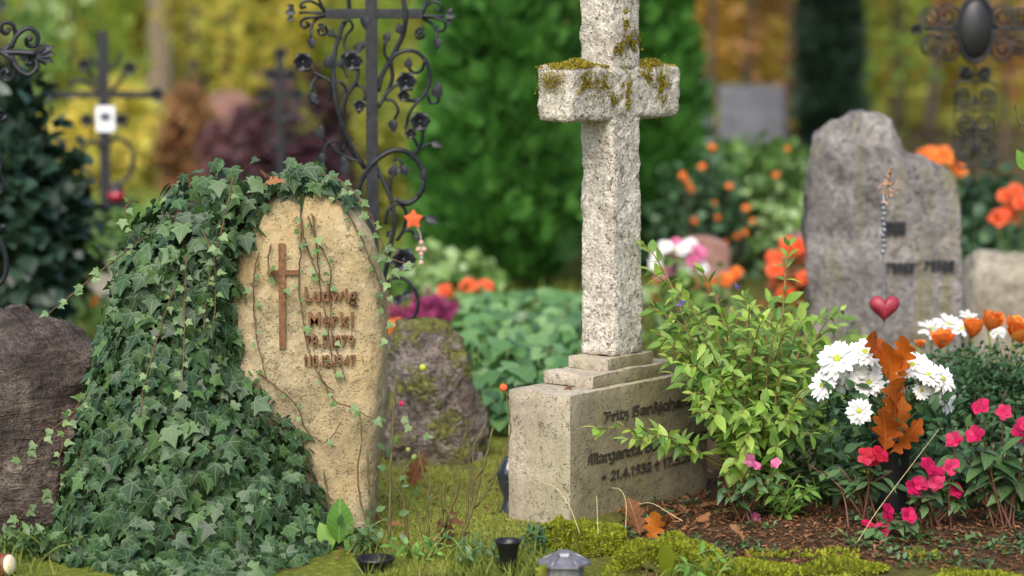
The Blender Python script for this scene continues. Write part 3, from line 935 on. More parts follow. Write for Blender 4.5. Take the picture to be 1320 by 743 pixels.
# grey rough headstone at the right
GD = 9.4
GRY = thing('headstone', 'tall grey rough headstone with slanting shoulder at the right', 'headstone', (P(1143, 540, GD)[0], GD, 0))
def grey_stone():
    # outline over the face (px, py), thick slab turned so that its left flank shows
    top = [(1046, 232), (1052, 200), (1062, 178), (1080, 161), (1105, 151), (1135, 150), (1150, 156), (1162, 180), (1172, 199), (1180, 204), (1192, 203), (1206, 212), (1226, 222), (1234, 230), (1238, 250)]
    xs_ = np.linspace(1046, 1238, 60)
    ty = np.interp(xs_, [p[0] for p in top], [p[1] for p in top])
    nz = 60
    Vs, idx = [], 0
    k = GD / F
    grid = []
    for side in (0, 1):
        for i, x in enumerate(xs_):
            for j in range(nz + 1):
                t = j / nz
                py = 590 + (ty[i] - 590) * t
                s = 1 + .035 * (1 - t)            # a little wider at the foot
                xx = 1143 + (x - 1143) * s
                u_ = (x - 1046) / 192
                # the left flank falls back, the front is flat; rear parallel
                yy = GD + (.20 - .20 * min(1, u_ / .45) ** 1.0 if side == 0 else .34)
                yy += (.06 * max(0, (t - .9) / .1) if side == 0 else -.06 * max(0, (t - .9) / .1))
                q = P(xx, py, GD)
                grid.append((q[0], yy, q[2]))
    V = np.array(grid)
    N = len(xs_); M = nz + 1
    Fc = []
    f = lambda s, i, j: s * N * M + i * M + j
    for i in range(N - 1):
        for j in range(nz):
            Fc.append((f(0, i, j), f(0, i + 1, j), f(0, i + 1, j + 1), f(0, i, j + 1)))
            Fc.append((f(1, i, j), f(1, i, j + 1), f(1, i + 1, j + 1), f(1, i + 1, j)))
        Fc.append((f(0, i, nz), f(0, i + 1, nz), f(1, i + 1, nz), f(1, i, nz)))
        Fc.append((f(0, i, 0), f(1, i, 0), f(1, i + 1, 0), f(0, i + 1, 0)))
    for j in range(nz):
        Fc.append((f(0, 0, j), f(0, 0, j + 1), f(1, 0, j + 1), f(1, 0, j)))
        Fc.append((f(0, N - 1, j), f(1, N - 1, j), f(1, N - 1, j + 1), f(0, N - 1, j + 1)))
    u_ = (V[:, 0] - V[:, 0].min()) / (V[:, 0].max() - V[:, 0].min())
    R1 = rough(V, .034, 2.8, 3, 21.0, True)
    R2 = rough(V, .012, 14, 3, 22.0)
    wgt = np.where(u_ < .48, 1.0, .35)[:, None]
    return V + (R1 - V) * wgt + (R2 - V) * (wgt * .8 + .2), Fc
V, Fc = grey_stone()
mk('slab', V, Fc, M_grey_head, GRY)
def grey_front(x, z, r=.05):
    m_ = (np.abs(V[:, 0] - x) < r) & (np.abs(V[:, 2] - z) < r)
    return np.quantile(V[m_, 1], .15) if m_.any() else GD
# dark cast letters too blurred to read in the picture: short bars of letter shapes
def letter_row(x0, x1, yt, yb, word):
    a = Acc(); n = len(word)
    for i in range(n):
        xa = x0 + (x1 - x0) * i / n; xb = x0 + (x1 - x0) * (i + .78) / n
        for sx0, sx1, sy0, sy1 in ([(xa, xa + (xb - xa) * .35, yt, yb), (xa + (xb - xa) * .3, xb, yt, yt + (yb - yt) * .28), (xa + (xb - xa) * .65, xb, yt + (yb - yt) * .2, yb), (xa + (xb - xa) * .3, xb, yb - (yb - yt) * .25, yb + .2)][:word[i]]):
            A = P(sx0, sy1, GD); B = P(sx1, sy0, GD)
            yy = grey_front((A[0] + B[0]) / 2, (A[2] + B[2]) / 2)
            a.add(*box(((A[0] + B[0]) / 2, yy - .004, (A[2] + B[2]) / 2), (B[0] - A[0], .02 + .001 * i, B[2] - A[2])))
    mk('lettering', *a.vf(), M_lead, GRY, smooth=False)
letter_row(1141, 1168, 286, 303, [4, 3, 4, 3, 4])
letter_row(1143, 1179, 339, 352, [2, 4, 3, 4, 4])
letter_row(1192, 1231, 336, 349, [2, 4, 3, 4, 4])

# ---------------------------------------------------------------- white stone cross on its pedestal
TH = math.radians(52)
CX = np.array((math.cos(TH), math.sin(TH), 0)); CY = np.array((-math.sin(TH), math.cos(TH), 0)); CZ = np.array((0, 0, 1.0))
PW, PD, PH = .76, .243, .413
corner = P(735, 690, 7.25); corner[2] = 0
cc = corner + CX * PW / 2 + CY * PD / 2
CRO = thing('stone_cross', 'weathered white stone cross with mossy arms on a lettered pedestal', 'grave cross', cc)
def L2W(V, lean=0.0):
    V = np.asarray(V, float)
    W_ = cc + V[:, :1] * CX + V[:, 1:2] * CY + V[:, 2:3] * CZ
    W_[:, 0] -= lean * np.clip(V[:, 2] - .49, 0, 9)
    return W_
V, Fc = gridbox(PW, PD, PH + .06, .02, .010); V[:, 2] -= .06
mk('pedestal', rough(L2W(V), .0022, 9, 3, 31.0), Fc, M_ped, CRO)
V, Fc = gridbox(.46, .195, .042, .012, .006); V[:, 2] += PH
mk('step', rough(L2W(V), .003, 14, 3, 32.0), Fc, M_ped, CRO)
V, Fc = gridbox(.255, .155, .040, .012, .006); V[:, 2] += PH + .041
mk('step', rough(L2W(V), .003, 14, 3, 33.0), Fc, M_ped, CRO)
ZS = PH + .080
Z_AB, Z_AT, Z_TOP = 1.232, 1.400, 1.74
def cross_rough(V, s):
    V = rough(V, .010, 7, 3, s, True)
    return rough(V, .0045, 38, 3, s + 1)
V, Fc = gridbox(.153, .126, Z_AB - ZS + .02, .0085, .012); V[:, 2] += ZS - .002
taper = 1 + .05 * (1 - (V[:, 2:3] - ZS) / (Z_AB - ZS)); taper[V[:, 2] < ZS + .03] *= 1.03
V[:, :2] *= taper
mk('shaft', cross_rough(L2W(V, .012), 41.0), Fc, M_cross, CRO)
V, Fc = gridbox(.60, .132, Z_AT - Z_AB, .0085, .020); V[:, 2] += Z_AB
mk('crossbar', cross_rough(L2W(V, .012), 44.0), Fc, M_cross, CRO)
V, Fc = gridbox(.152, .128, Z_TOP - Z_AT + .02, .0085, .012); V[:, 2] += Z_AT - .01
mk('upper_arm', cross_rough(L2W(V, .012), 47.0), Fc, M_cross, CRO)

def tufts(name, pts, mat, parent, smin, smax, up=1.0, nrm=None, kind='stuff'):
    n = len(pts)
    Y = rng.normal(size=(n, 3)) * .7 + np.array((0, 0, up))
    if nrm is not None:
        Y = rng.normal(size=(n, 3)) * .6 + nrm
    V, Fc, U, rn = scatter(TINY, pts, frames(Y, rdir(n)), rng.uniform(smin, smax, n))
    return mk(name, V, Fc, mat, parent, U, rn, kind=kind)
# moss cushions on the arms
def arm_moss(x0, x1, n):
    lx = rng.uniform(x0, x1, n); ly = rng.uniform(-.062, .062, n)
    e = np.clip(np.minimum((lx - x0), (x1 - lx)) / .04, 0, 1) * np.clip((.066 - np.abs(ly)) / .03, .2, 1)
    h = .027 * e * (.55 + .45 * np.sin(lx * 31) * np.sin(ly * 50 + 1)) * rng.uniform(.2, 1, n)
    return L2W(np.stack([lx, ly, Z_AT - .004 + h], -1), .012)
tufts('moss', arm_moss(-.292, -.078, 6500), M_drymoss, CRO, .005, .012)
tufts('moss', arm_moss(.078, .292, 6500), M_drymoss, CRO, .005, .012)
# moss clinging to the faces
def face_moss(centres, n):
    out, nr = [], []
    for lx, lz, rx, rz, w in centres:
        k = int(n * w)
        q = rng.normal(size=(k, 2)) * .5
        out.append(np.stack([lx + q[:, 0] * rx, np.full(k, -.066), lz + q[:, 1] * rz], -1))
    o = np.vstack(out)
    keep = np.array([noise.noise(Vector((a[0] * 60, 3.3, a[2] * 60))) > -.02 for a in o])
    return o[keep]
fm = face_moss([(.02, 1.475, .05, .030, 1.0), (-.03, 1.455, .035, .02, .5), (.0, 1.54, .015, .05, .3), (-.005, 1.33, .03, .07, .7), (.19, 1.33, .05, .06, .8), (.12, 1.37, .05, .03, .4), (-.13, 1.35, .05, .04, .35), (-.22, 1.35, .04, .04, .35), (-.07, 1.30, .03, .03, .25)], 1900)
tufts('moss', L2W(fm, .012), M_drymoss, CRO, .004, .009, nrm=-CY * 1.2 + np.array((0, 0, .5)))
fe = np.stack([np.full(700, -.301), rng.normal(0, .03, 700), 1.36 + rng.normal(0, .018, 700)], -1)
fe = fe[np.abs(fe[:, 1]) < .06]
tufts('moss', L2W(fe, .012), M_drymoss, CRO, .004, .008, nrm=-CX * 1.2)

# blackletter inscription written with a broad nib
BL = {
 'a': (.72, [[(.05, .85), (.3, 1), (.55, .85), (.55, .12), (.72, 0)], [(.55, .55), (.15, .42), (.05, .2), (.22, 0), (.55, .18)]]),
 'e': (.62, [[(.5, .1), (.3, 0), (.05, .18), (.05, .8), (.3, 1), (.52, .8), (.1, .45)]]),
 'g': (.72, [[(.55, .9), (.3, 1), (.05, .8), (.05, .25), (.25, .05), (.55, .2)], [(.55, 1), (.55, -.25), (.3, -.5), (.05, -.35)]]),
 'r': (.52, [[(0, .92), (.12, .85), (.12, .08), (.24, 0)], [(.12, .8), (.35, 1), (.5, .85)]]),
 't': (.48, [[(.14, 1.35), (.14, .15), (.32, 0), (.46, .1)], [(-.02, 1.0), (.42, 1.0)]]),
 'n': (.74, [[(0, .92), (.12, .85), (.12, .08), (.2, 0)], [(.12, .8), (.4, 1), (.58, .85), (.58, .1), (.7, 0)]]),
 'h': (.74, [[(.12, 1.55), (.12, 0)], [(.12, .8), (.4, 1), (.58, .82), (.58, .1), (.45, -.3)]]),
 'k': (.68, [[(.12, 1.55), (.12, 0)], [(.12, .6), (.45, 1.0)], [(.15, .6), (.5, .5), (.5, .1), (.65, 0)], [(.12, 1.4), (.4, 1.25)]]),
 'j': (.36, [[(0, .92), (.14, .85), (.14, -.2), (-.1, -.5)], [(.1, 1.32), (.18, 1.24)]]),
 'i': (.34, [[(0, .92), (.12, .85), (.12, .1), (.26, 0)], [(.08, 1.32), (.16, 1.24)]]),
 'o': (.68, [[(.3, 0), (.05, .18), (.05, .8), (.3, 1), (.55, .82), (.55, .2), (.3, 0)]]),
 's': (.56, [[(.45, .9), (.25, 1), (.06, .8), (.1, .6), (.42, .42), (.46, .2), (.25, 0), (.02, .12)]]),
 'z': (.56, [[(.04, .95), (.42, .95), (.1, .5), (.42, .4), (.42, .0), (.2, -.4)]]),
 'F': (.86, [[(.75, 1.5), (.35, 1.3), (.1, 1.5), (.0, 1.3)], [(.35, 1.35), (.3, .2), (.05, 0)], [(.3, .75), (.68, .85)], [(.68, 1.4), (.68, 1.1)]]),
 'S': (.86, [[(.72, 1.25), (.4, 1.5), (.08, 1.3), (.12, .95), (.6, .7), (.68, .3), (.4, 0), (.0, .18)], [(.35, 1.4), (.35, .85)], [(.0, .6), (.2, .55)]]),
 'M': (1.15, [[(.0, .1), (.12, .3), (.12, 1.2), (.32, 1.45)], [(.32, 1.45), (.42, 1.3), (.42, .1), (.5, 0)], [(.42, 1.2), (.68, 1.45), (.75, 1.3), (.75, .1)], [(.75, 1.2), (1.0, 1.4), (1.05, 1.2), (1.0, .1), (1.12, 0)]]),
 '1': (.45, [[(.02, 1.15), (.2, 1.4), (.2, 0)]]),
 '2': (.66, [[(.05, 1.15), (.28, 1.4), (.52, 1.15), (.45, .8), (.05, .05), (.55, .05)]]),
 '3': (.62, [[(.05, 1.25), (.28, 1.4), (.5, 1.15), (.25, .8), (.52, .5), (.5, .15), (.25, 0), (.02, .15)]]),
 '4': (.66, [[(.38, 0), (.38, 1.4), (.02, .45), (.58, .45)]]),
 '7': (.60, [[(.04, 1.35), (.52, 1.35), (.2, 0)]]),
 '9': (.64, [[(.5, .9), (.28, .7), (.05, .95), (.12, 1.3), (.35, 1.4), (.52, 1.1), (.45, .4), (.15, 0)]]),
 '0': (.66, [[(.28, 0), (.05, .35), (.05, 1.05), (.28, 1.4), (.52, 1.05), (.52, .35), (.28, 0)]]),
 '.': (.28, [[(.06, .1), (.12, .02)]]),
 '*': (.55, [[(.22, .95), (.22, .45)], [(.02, .85), (.42, .55)], [(.02, .55), (.42, .85)]]),
 '\u2020': (.55, [[(.22, 1.3), (.22, 0)], [(.02, .9), (.44, .9)]]),
 ' ': (.38, []),
}
def face_xy(px, py):
    r = ray(px, py); o = np.array((0, 0, CAMH))
    nrm = -CY; p0 = cc - CY * (PD / 2)
    t = ((p0 - o) @ nrm) / (r @ nrm)
    h = o + r * t
    return (h - cc) @ CX, h[2]
def inscribe(text, px0, py0, px1, py1, xh, nib):
    x0, z0 = face_xy(px0, py0); x1, z1 = face_xy(px1, py1)
    total = sum(BL[c][0] for c in text)
    kx = (x1 - x0) / total
    a = Acc(); adv = 0.0
    for ch in text:
        w, st = BL[ch]
        for s in st:
            for p, q in zip(s[:-1], s[1:]):
                A = np.array((x0 + (adv + p[0]) * kx, z0 + p[1] * xh)); B = np.array((x0 + (adv + q[0]) * kx, z0 + q[1] * xh))
                dd = norm(B - A); sd_ = np.array((-dd[1], dd[0])) * nib * .22
                nv = np.array((nib * .55, nib * .35))
                if abs(dd[0] * nv[1] - dd[1] * nv[0]) < .3 * nib:
                    nv = nv * .6 + sd_
                quad = np.array([A - nv, A + nv, B + nv, B - nv])
                L = np.stack([quad[:, 0], np.full(4, -PD / 2 - .0045), quad[:, 1]], -1)
                L2 = L.copy(); L2[:, 1] += .006
                Wd = np.vstack([L2W(L), L2W(L2)])
                a.add(Wd, [(0, 1, 2, 3), (0, 4, 5, 1), (1, 5, 6, 2), (2, 6, 7, 3), (3, 7, 4, 0)])
        adv += w
    mk('inscription', *a.vf(), M_paint, CRO, smooth=False)
inscribe('Fritz Sankjohanser', 777, 545, 904, 528, .0215, .0062)
inscribe('Margareta Sankjohanser', 757, 600, 914, 578, .0225, .0066)
inscribe('* 21.4.1932 \u2020 17.3.2004', 775, 622, 906, 602, .020, .0060)

# ---------------------------------------------------------------- wrought iron crosses
def spiral_px(cx, cy, r, turns, start, sgn=1, n=26):
    t = np.linspace(0, 1, n)
    rr = r * (1 - .82 * t)
    an = start + sgn * t * turns * 2 * math.pi
    return [(cx + rr[i] * math.cos(an[i]), cy + rr[i] * math.sin(an[i])) for i in range(n)]

class Iron:
    """scrollwork traced on the cross's own upright plane at depth d"""
    def __init__(s, d, root, wob=.012):
        s.d = d; s.root = root; s.wob = wob; s.k = d / F
    def pt(s, x, y, off=0.0):
        q = P(x, y, s.d)
        return np.array((q[0], s.d + off, q[2]))
    def bar(s, x0, y0, x1, y1, th, name='bar'):
        A = s.pt(x0, y1); B = s.pt(x1, y0)
        V, Fc = gridbox(B[0] - A[0], th, B[2] - A[2], .05, .003)
        mk(name, V + np.array(((A[0] + B[0]) / 2, s.d, A[2])), Fc, M_iron, s.root)
    def scroll(s, pts, r, name='scroll', smooth=5, k=7):
        ph = random.random() * 6
        P3 = [s.pt(x, y, s.wob * math.sin(ph + i * .9)) for i, (x, y) in enumerate(pts)]
        mk(name, *tube(cr(P3, smooth), r, k), M_iron, s.root)
    def leaf(s, x, y, ang, size, name='leaf', w=.38):
        """hammered leaf, ang in picture degrees (0 right, 90 down)"""
        t = ovate(w, 6, .5, .25, .35)
        a = math.radians(ang)
        Y = np.array([[math.cos(a), -.25, -math.sin(a)]]); Z = np.array([[.25 * math.sin(a), -1, .3]])
        V, Fc, U, rn = scatter(t, [s.pt(x, y, -.012)], frames(Y, Z), [size * .68])
        V2 = V + np.array((0, .004, 0))
        n = len(V)
        mk(name, np.vstack([V, V2]), np.vstack([Fc, Fc[:, ::-1] + n]), M_iron, s.root)
    def rose(s, x, y, size, name='rosette'):
        c = s.pt(x, y, -.02)
        n = 13
        an = np.concatenate([np.arange(6) * 1.047, np.arange(5) * 1.257 + .5, [0, 3]])
        el = np.concatenate([np.full(6, .25), np.full(5, .8), [1.2, 1.2]])
        Y = np.stack([np.cos(an) * np.cos(el), -np.sin(el), np.sin(an) * np.cos(el)], -1)
        V, Fc, U, rn = scatter(ovate(.5, 5, .3, .35, .6), np.repeat(c[None], n, 0), frames(Y, np.stack([-np.cos(an) * .5, np.full(n, -1.0), -np.sin(an) * .5], -1)), size)
        a = Acc().add(V, Fc).add(*lathe([(.002, -.3 * size), (.3 * size, -.2 * size), (.35 * size, 0), (.2 * size, .25 * size), (.002, .3 * size)], c, 8))
        mk(name, *a.vf(), M_iron, s.root)

# main cross behind the sandstone headstone (traced in two enlargements)
D1 = 8.5
IC1 = thing('iron_cross', 'ornate wrought iron rose cross behind the ivy covered headstone', 'grave cross', GP(480, D1))
I1 = Iron(D1, IC1)
za = lambda L: [(370 + x * .296, y * .296) for x, y in L]
zb = lambda L: [(400 + x * .296, 200 + y * .296) for x, y in L]
yb = HOR + F * CAMH / D1
I1.bar(474.5, -70, 486, yb + 8, .03, 'post')
I1.bar(419, 11.5, 474.4, 24.5, .028, 'crossbar')
I1.bar(486.1, 11.5, 545, 24.5, .028, 'crossbar')
T, t_ = .0085, .0055
for L, r in (([(338, 735), (280, 640), (240, 540), (212, 430), (203, 330), (210, 220), (235, 130), (258, 85), (270, 20), (255, -60), (230, -130)], T),
             ([(300, 690), (250, 600), (243, 520), (258, 430), (300, 360), (312, 310), (300, 280)], t_ * 1.2),
             ([(205, 385), (185, 350), (150, 332), (110, 312), (88, 285)], t_),
             ([(203, 390), (180, 348), (145, 338), (115, 352), (105, 400)], t_),
             ([(262, 410), (245, 365), (215, 358), (192, 385), (186, 440)], t_),
             ([(265, 408), (300, 372), (333, 385), (341, 425), (318, 455)], t_),
             ([(275, 235), (248, 200), (258, 155), (285, 120), (272, 88), (240, 98)], t_),
             ([(240, 250), (262, 232), (310, 225), (345, 180), (350, 120), (335, 60)], t_ * 1.3),
             ([(240, 168), (215, 165), (200, 150)], t_ * .8), ([(205, 300), (190, 285), (182, 260)], t_ * .8), ([(262, 340), (250, 310), (242, 290)], t_ * .8),
             ([(330, 715), (250, 680), (200, 650), (165, 610), (150, 590)], t_ * 1.1), ([(240, 660), (215, 620), (180, 622), (158, 670)], t_), ([(244, 540), (235, 565), (250, 620), (240, 680)], t_),
             ([(395, 400), (415, 325), (468, 230), (505, 150), (517, 80), (508, 0), (480, -80)], T * 1.1),
             ([(400, 462), (440, 395), (460, 335), (455, 262), (500, 226), (560, 226), (608, 275), (622, 350), (590, 420), (545, 440), (510, 425)], t_ * 1.35),
             ([(590, 420), (555, 460), (530, 500), (520, 550)], t_), ([(400, 468), (430, 412), (470, 375), (512, 365)], t_ * 1.2),
             ([(428, 435), (462, 440), (485, 478), (468, 520)], t_), ([(440, 265), (424, 225), (430, 180)], t_), ([(600, 262), (585, 305), (555, 318), (530, 300)], t_),
             ([(612, 410), (625, 450), (655, 445), (662, 410), (655, 355)], t_), ([(592, 555), (588, 610), (570, 655), (545, 672)], t_ * 1.1),
             ([(575, 650), (560, 620), (545, 590)], t_), ([(575, 655), (610, 632), (640, 625)], t_),
             ([(165, 60), (110, 55), (50, 55)], t_), ([(165, 55), (140, 25), (100, 5), (65, 15), (62, 35), (80, 30)], t_), ([(165, 65), (130, 75), (80, 80), (58, 100), (72, 122), (95, 108), (85, 95)], t_),
             ([(165, 70), (125, 85), (105, 120), (103, 165)], t_), ([(165, 50), (140, 0), (115, -50)], t_),
             ([(590, 70), (640, 72), (680, 72)], t_), ([(590, 60), (610, 25), (645, 8), (675, 25), (665, 50), (645, 40)], t_), ([(590, 78), (640, 78), (685, 95), (685, 128), (660, 135), (655, 112)], t_),
             ([(590, 82), (630, 105), (650, 140), (652, 170)], t_), ([(590, 55), (600, 0), (580, -50)], t_)):
    I1.scroll(za(L), r)
I1.scroll(spiral_px(370 + 150 * .296, 135 * .296, 8, 1.4, -2.2), t_)
I1.scroll(spiral_px(370 + 582 * .296, 150 * .296, 8, 1.4, -1.0, -1), t_)
for L, r in (([(205, 190), (225, 110), (270, 40), (335, -10), (400, -20), (455, 15), (488, 70), (492, 130), (465, 185), (420, 210), (372, 192)], T * 1.15),
             ([(318, 560), (335, 470), (352, 385), (367, 300), (355, 200), (322, 120), (290, 60), (270, -10)], T), ([(328, 300), (340, 240), (382, 213), (415, 245), (408, 320), (375, 375)], t_ * 1.2),
             ([(330, 500), (350, 470), (395, 455)], t_), ([(325, 585), (345, 545), (400, 535), (450, 575), (470, 640), (455, 700), (420, 725)], t_ * 1.2), ([(395, 640), (410, 605), (425, 590)], t_),
             ([(408, 330), (440, 330), (460, 360)], t_), ([(470, 300), (490, 275), (515, 275)], t_ * .8), ([(345, 180), (352, 120), (358, 85)], t_), ([(365, 25), (385, 20), (400, 45)], t_), ([(300, 240), (265, 265), (235, 262)], t_),
             ([(470, 180), (492, 130), (490, 80)], t_)):
    I1.scroll(zb(L), r)
for x, y, a, s in ((38, 55, 180, .055), (30, 40, 215, .04), (30, 75, 150, .04), (103, 165, 80, .06), (190, 165, -80, .055), (180, 300, -85, .075), (240, 300, -100, .06), (305, 230, -70, .065), (108, 400, 85, .07), (110, 425, 40, .05), (312, 455, 85, .05), (330, 450, 130, .04), (145, 610, -85, .08), (150, 670, 88, .075), (240, 680, 80, .06),
                   (432, 185, -75, .06), (530, 300, -90, .06), (505, 410, 60, .05), (455, 520, 75, .07), (655, 430, -85, .085), (538, 590, -60, .04), (540, 585, 200, .035), (630, 625, 10, .06), (690, 70, 0, .055), (695, 60, -45, .04), (695, 85, 45, .04), (652, 165, 85, .065), (495, 150, -100, .06), (335, 70, 80, .07), (520, 545, 95, .03)):
    q = za([(x, y)])[0]
    I1.leaf(q[0], q[1], a, s)
for x, y, a, s in ((505, 275, 15, .07), (455, 345, 40, .06), (358, 95, -80, .07), (372, 60, 20, .05), (400, 45, 60, .06), (490, 110, -85, .06), (405, 610, 130, .06), (405, 615, -20, .05), (350, 330, 120, .04), (145, 90, -75, .08), (48, 40, -80, .07), (230, 262, 170, .06), (395, 640, 200, .06)):
    q = zb([(x, y)])[0]
    I1.leaf(q[0], q[1], a, s)
for x, y, s in ((72, 272, .036), (287, 268, .036), (520, 355, .036), (580, 530, .037), (508, 418, .022), (540, 582, .020), (318, 460, .022)):
    q = za([(x, y)])[0]; I1.rose(q[0], q[1], s)
q = zb([(408, 455)])[0]; I1.rose(q[0], q[1], .044)

# star ornament with a bead string hanging on it
sx = P(533, 283, D1 - .03)
ST = thing('star_ornament', 'orange felt star with a bead string hanging on the iron cross', 'ornament', sx)
o_ = [(math.sin(i * math.pi / 5) * (.036 if i % 2 == 0 else .021), math.cos(i * math.pi / 5) * (.036 if i % 2 == 0 else .021)) for i in range(10)]
V = np.array([(sx[0] + x, sx[1] + dy, sx[2] + z) for dy in (-.006, .006) for x, z in o_] + [(sx[0], sx[1] - .012, sx[2]), (sx[0], sx[1] + .012, sx[2])])
mk('star', V, [(20, (i + 1) % 10, i) for i in range(10)] + [(21, 10 + i, 10 + (i + 1) % 10) for i in range(10)] + [(i, (i + 1) % 10, 10 + (i + 1) % 10, 10 + i) for i in range(10)], M_felt, ST, smooth=False)
mk('string', *tube(cr([P(536, 291, D1 - .03), P(541, 300, D1 - .03), P(543, 312, D1 - .03), P(543, 340, D1 - .03)], 4), .0015, 5), M_cream, ST)
for x, y, r, m_ in ((543, 313, .009, M_bead), (539, 322, .010, M_bead), (547, 322, .010, M_bead), (543, 328, .009, M_bead), (543.5, 333, .008, M_beadg), (543, 339, .010, M_bead)):
    c = P(x, y, D1 - .032)
    mk('bead', *lathe([(.0005, -r), (r * .7, -r * .7), (r, 0), (r * .7, r * .7), (.0005, r)], c, 10), m_, ST)

# cross cut by the left edge
D2 = 8.3
IC2 = thing('iron_cross', 'iron scroll cross cut by the left edge, leaf-tipped arm', 'grave cross', GP(-72, D2))
I2 = Iron(D2, IC2)
yb = HOR + F * CAMH / D2
I2.bar(-78, -80, -67, yb + 8, .03, 'post')
zc = lambda L: [(x * .444, y * .444) for x, y in L]
mir = lambda L: [(2 * -72 - x, y) for x, y in L]
def both(L, r, name='scroll'):
    I2.scroll(L, r, name); I2.scroll(mir(L), r, name)
both(zc([(-160, 150), (-60, 150), (10, 152), (110, 155)]), .011, 'arm')
for s in (1, -1):
    f = lambda L: zc([(x, 150 + s * (y - 150)) for x, y in L])
    both(f([(2, 150), (30, 132), (44, 105), (36, 72), (12, 66), (4, 86), (18, 98), (26, 84)]), .0085)
    both(f([(34, 140), (52, 102), (84, 82), (108, 104), (100, 134), (78, 130), (80, 112), (93, 116)]), .0085)
    both(f([(-20, 150), (-60, 120), (-70, 80), (-40, 60), (-25, 85), (-42, 95)]), .0085)
for a in (-50, -25, 0, 25, 50):
    I2.leaf(48, 69, a, .095 if abs(a) < 30 else .075, 'shell_leaf', .26)
    I2.leaf(-192, 69, 180 - a, .095 if abs(a) < 30 else .075, 'shell_leaf', .26)
both(spiral_px(-2, 147, 11, 1.3, .2), .008)
both([(-62, 160), (-20, 165), (-4, 185), (0, 220), (-12, 250), (-30, 240)], .009)
both([(-62, 280), (-30, 262), (-4, 252), (3, 240), (-2, 222)], .009)
both(spiral_px(-3, 295, 9, 1.3, -.6), .008)
both([(-60, 310), (-30, 300), (-2, 310), (7, 335), (4, 360), (-18, 372), (-60, 350)], .009)
both([(-60, 360), (-20, 385), (0, 395), (-25, 408)], .009)

# far cross with white plaque
D3 = 13.6
b3 = P(135, 330, D3)
IC3 = thing('iron_cross', 'plain dark iron cross with white plaque standing on a pale boulder', 'grave cross', b3)
I3 = Iron(D3, IC3, .02)
I3.bar(131, 40, 139, 338, .035, 'post')
I3.bar(70, 118, 130.8, 127, .03, 'crossbar')
I3.bar(139.2, 118, 200, 127, .03, 'crossbar')
A, B = P(124, 170, D3 - .03), P(148, 137, D3 - .03)
V, Fc = gridbox(B[0] - A[0], .015, B[2] - A[2], .03, .004)
mk('plaque', V + np.array(((A[0] + B[0]) / 2, D3 - .03, A[2])), Fc, M_plaque, IC3)
V, Fc = box(((A[0] + B[0]) / 2, D3 - .0395, A[2] + .085), (.06, .004, .05))
mk('picture_mark', V, Fc, M_granite, IC3)
for L in ([(135, 130), (150, 110), (162, 95), (168, 90)], [(135, 118), (120, 100), (112, 85)], [(135, 190), (118, 182), (106, 195), (104, 225), (115, 238)], [(135, 185), (155, 180), (170, 195), (168, 225), (150, 240)], [(135, 125), (115, 108), (100, 104), (88, 112)], [(139, 90), (150, 82), (155, 70)], [(131, 90), (122, 82), (116, 72)]):
    I3.scroll(L, .013)
for x, y in ((168, 88), (110, 84), (120, 285), (150, 285), (203, 122), (67, 122), (157, 155), (113, 155)):
    I3.rose(x, y, .04)
c = P(150, 268, D3 - .06)
mk('lantern_shelf', *box(c + (0, 0, .01), (.16, .12, .02)), M_iron, IC3, smooth=False)
LN = thing('grave_lantern', 'small dark grave lantern on the far iron cross shelf', 'lantern', c + (0, 0, .02))
mk('body', *lathe([(.04, .02), (.045, .03), (.045, .10), (.03, .13), (.008, .15)], c, 10), M_iron, LN)
mk('glass', *lathe([(.047, .045), (.047, .09)], c, 10), M_redglass, LN)

# knobbed cross behind the purple bush
D5 = 16.5
IC5 = thing('iron_cross', 'blurred knobbed iron cross in front of the purple bush', 'grave cross', GP(362, D5))
I5 = Iron(D5, IC5, .02)
yb = HOR + F * CAMH / D5
I5.bar(358, 75, 366, yb + 6, .04, 'post')
I5.bar(343, 118, 357.8, 126, .035, 'crossbar')
I5.bar(366.2, 118, 382, 126, .035, 'crossbar')
for L in ([(362, 160), (350, 150), (342, 135), (347, 120)], [(362, 160), (376, 150), (384, 135), (378, 122)], [(358, 190), (345, 180), (346, 165)], [(366, 190), (380, 180), (378, 165)]):
    I5.scroll(L, .016)
for x, y in ((362, 70), (342, 122), (383, 122), (350, 96), (375, 98)):
    I5.rose(x, y, .05)

# oval medallion cross
D4 = 10.6
b4 = P(1257, 330, D4)
IC4 = thing('iron_cross', 'iron cross with dark oval medallion and spiral scrolls at the right', 'grave cross', b4)
I4 = Iron(D4, IC4)
I4.bar(1253, -90, 1261, 345, .03, 'post')
I4.bar(1192, 34, 1252.8, 41, .02, 'crossbar')
I4.bar(1261.2, 34, 1326, 41, .02, 'crossbar')
c = P(1258, 38, D4 - .05)
rx, rz = 24 * D4 / F, 43 * D4 / F
V, Fc = lathe([(.001, -.012), (.80, -.012), (.86, -.006), (.88, .004), (.86, .016), (.001, .017)], (0, 0, 0), 40)
V = np.stack([V[:, 0] * rx, V[:, 2], V[:, 1] * rz], -1)
mk('medallion', V + c, [f[::-1] for f in Fc], M_black, IC4)
V, Fc = tube(np.array([(math.cos(a) * rx * .96, 0, math.sin(a) * rz * .96) for a in np.linspace(0, 2 * math.pi, 49)]), .010, 8)
mk('medallion_frame', V + c, Fc, M_iron, IC4)
ze = lambda x, y: (1170 + x * .323, y * .323)
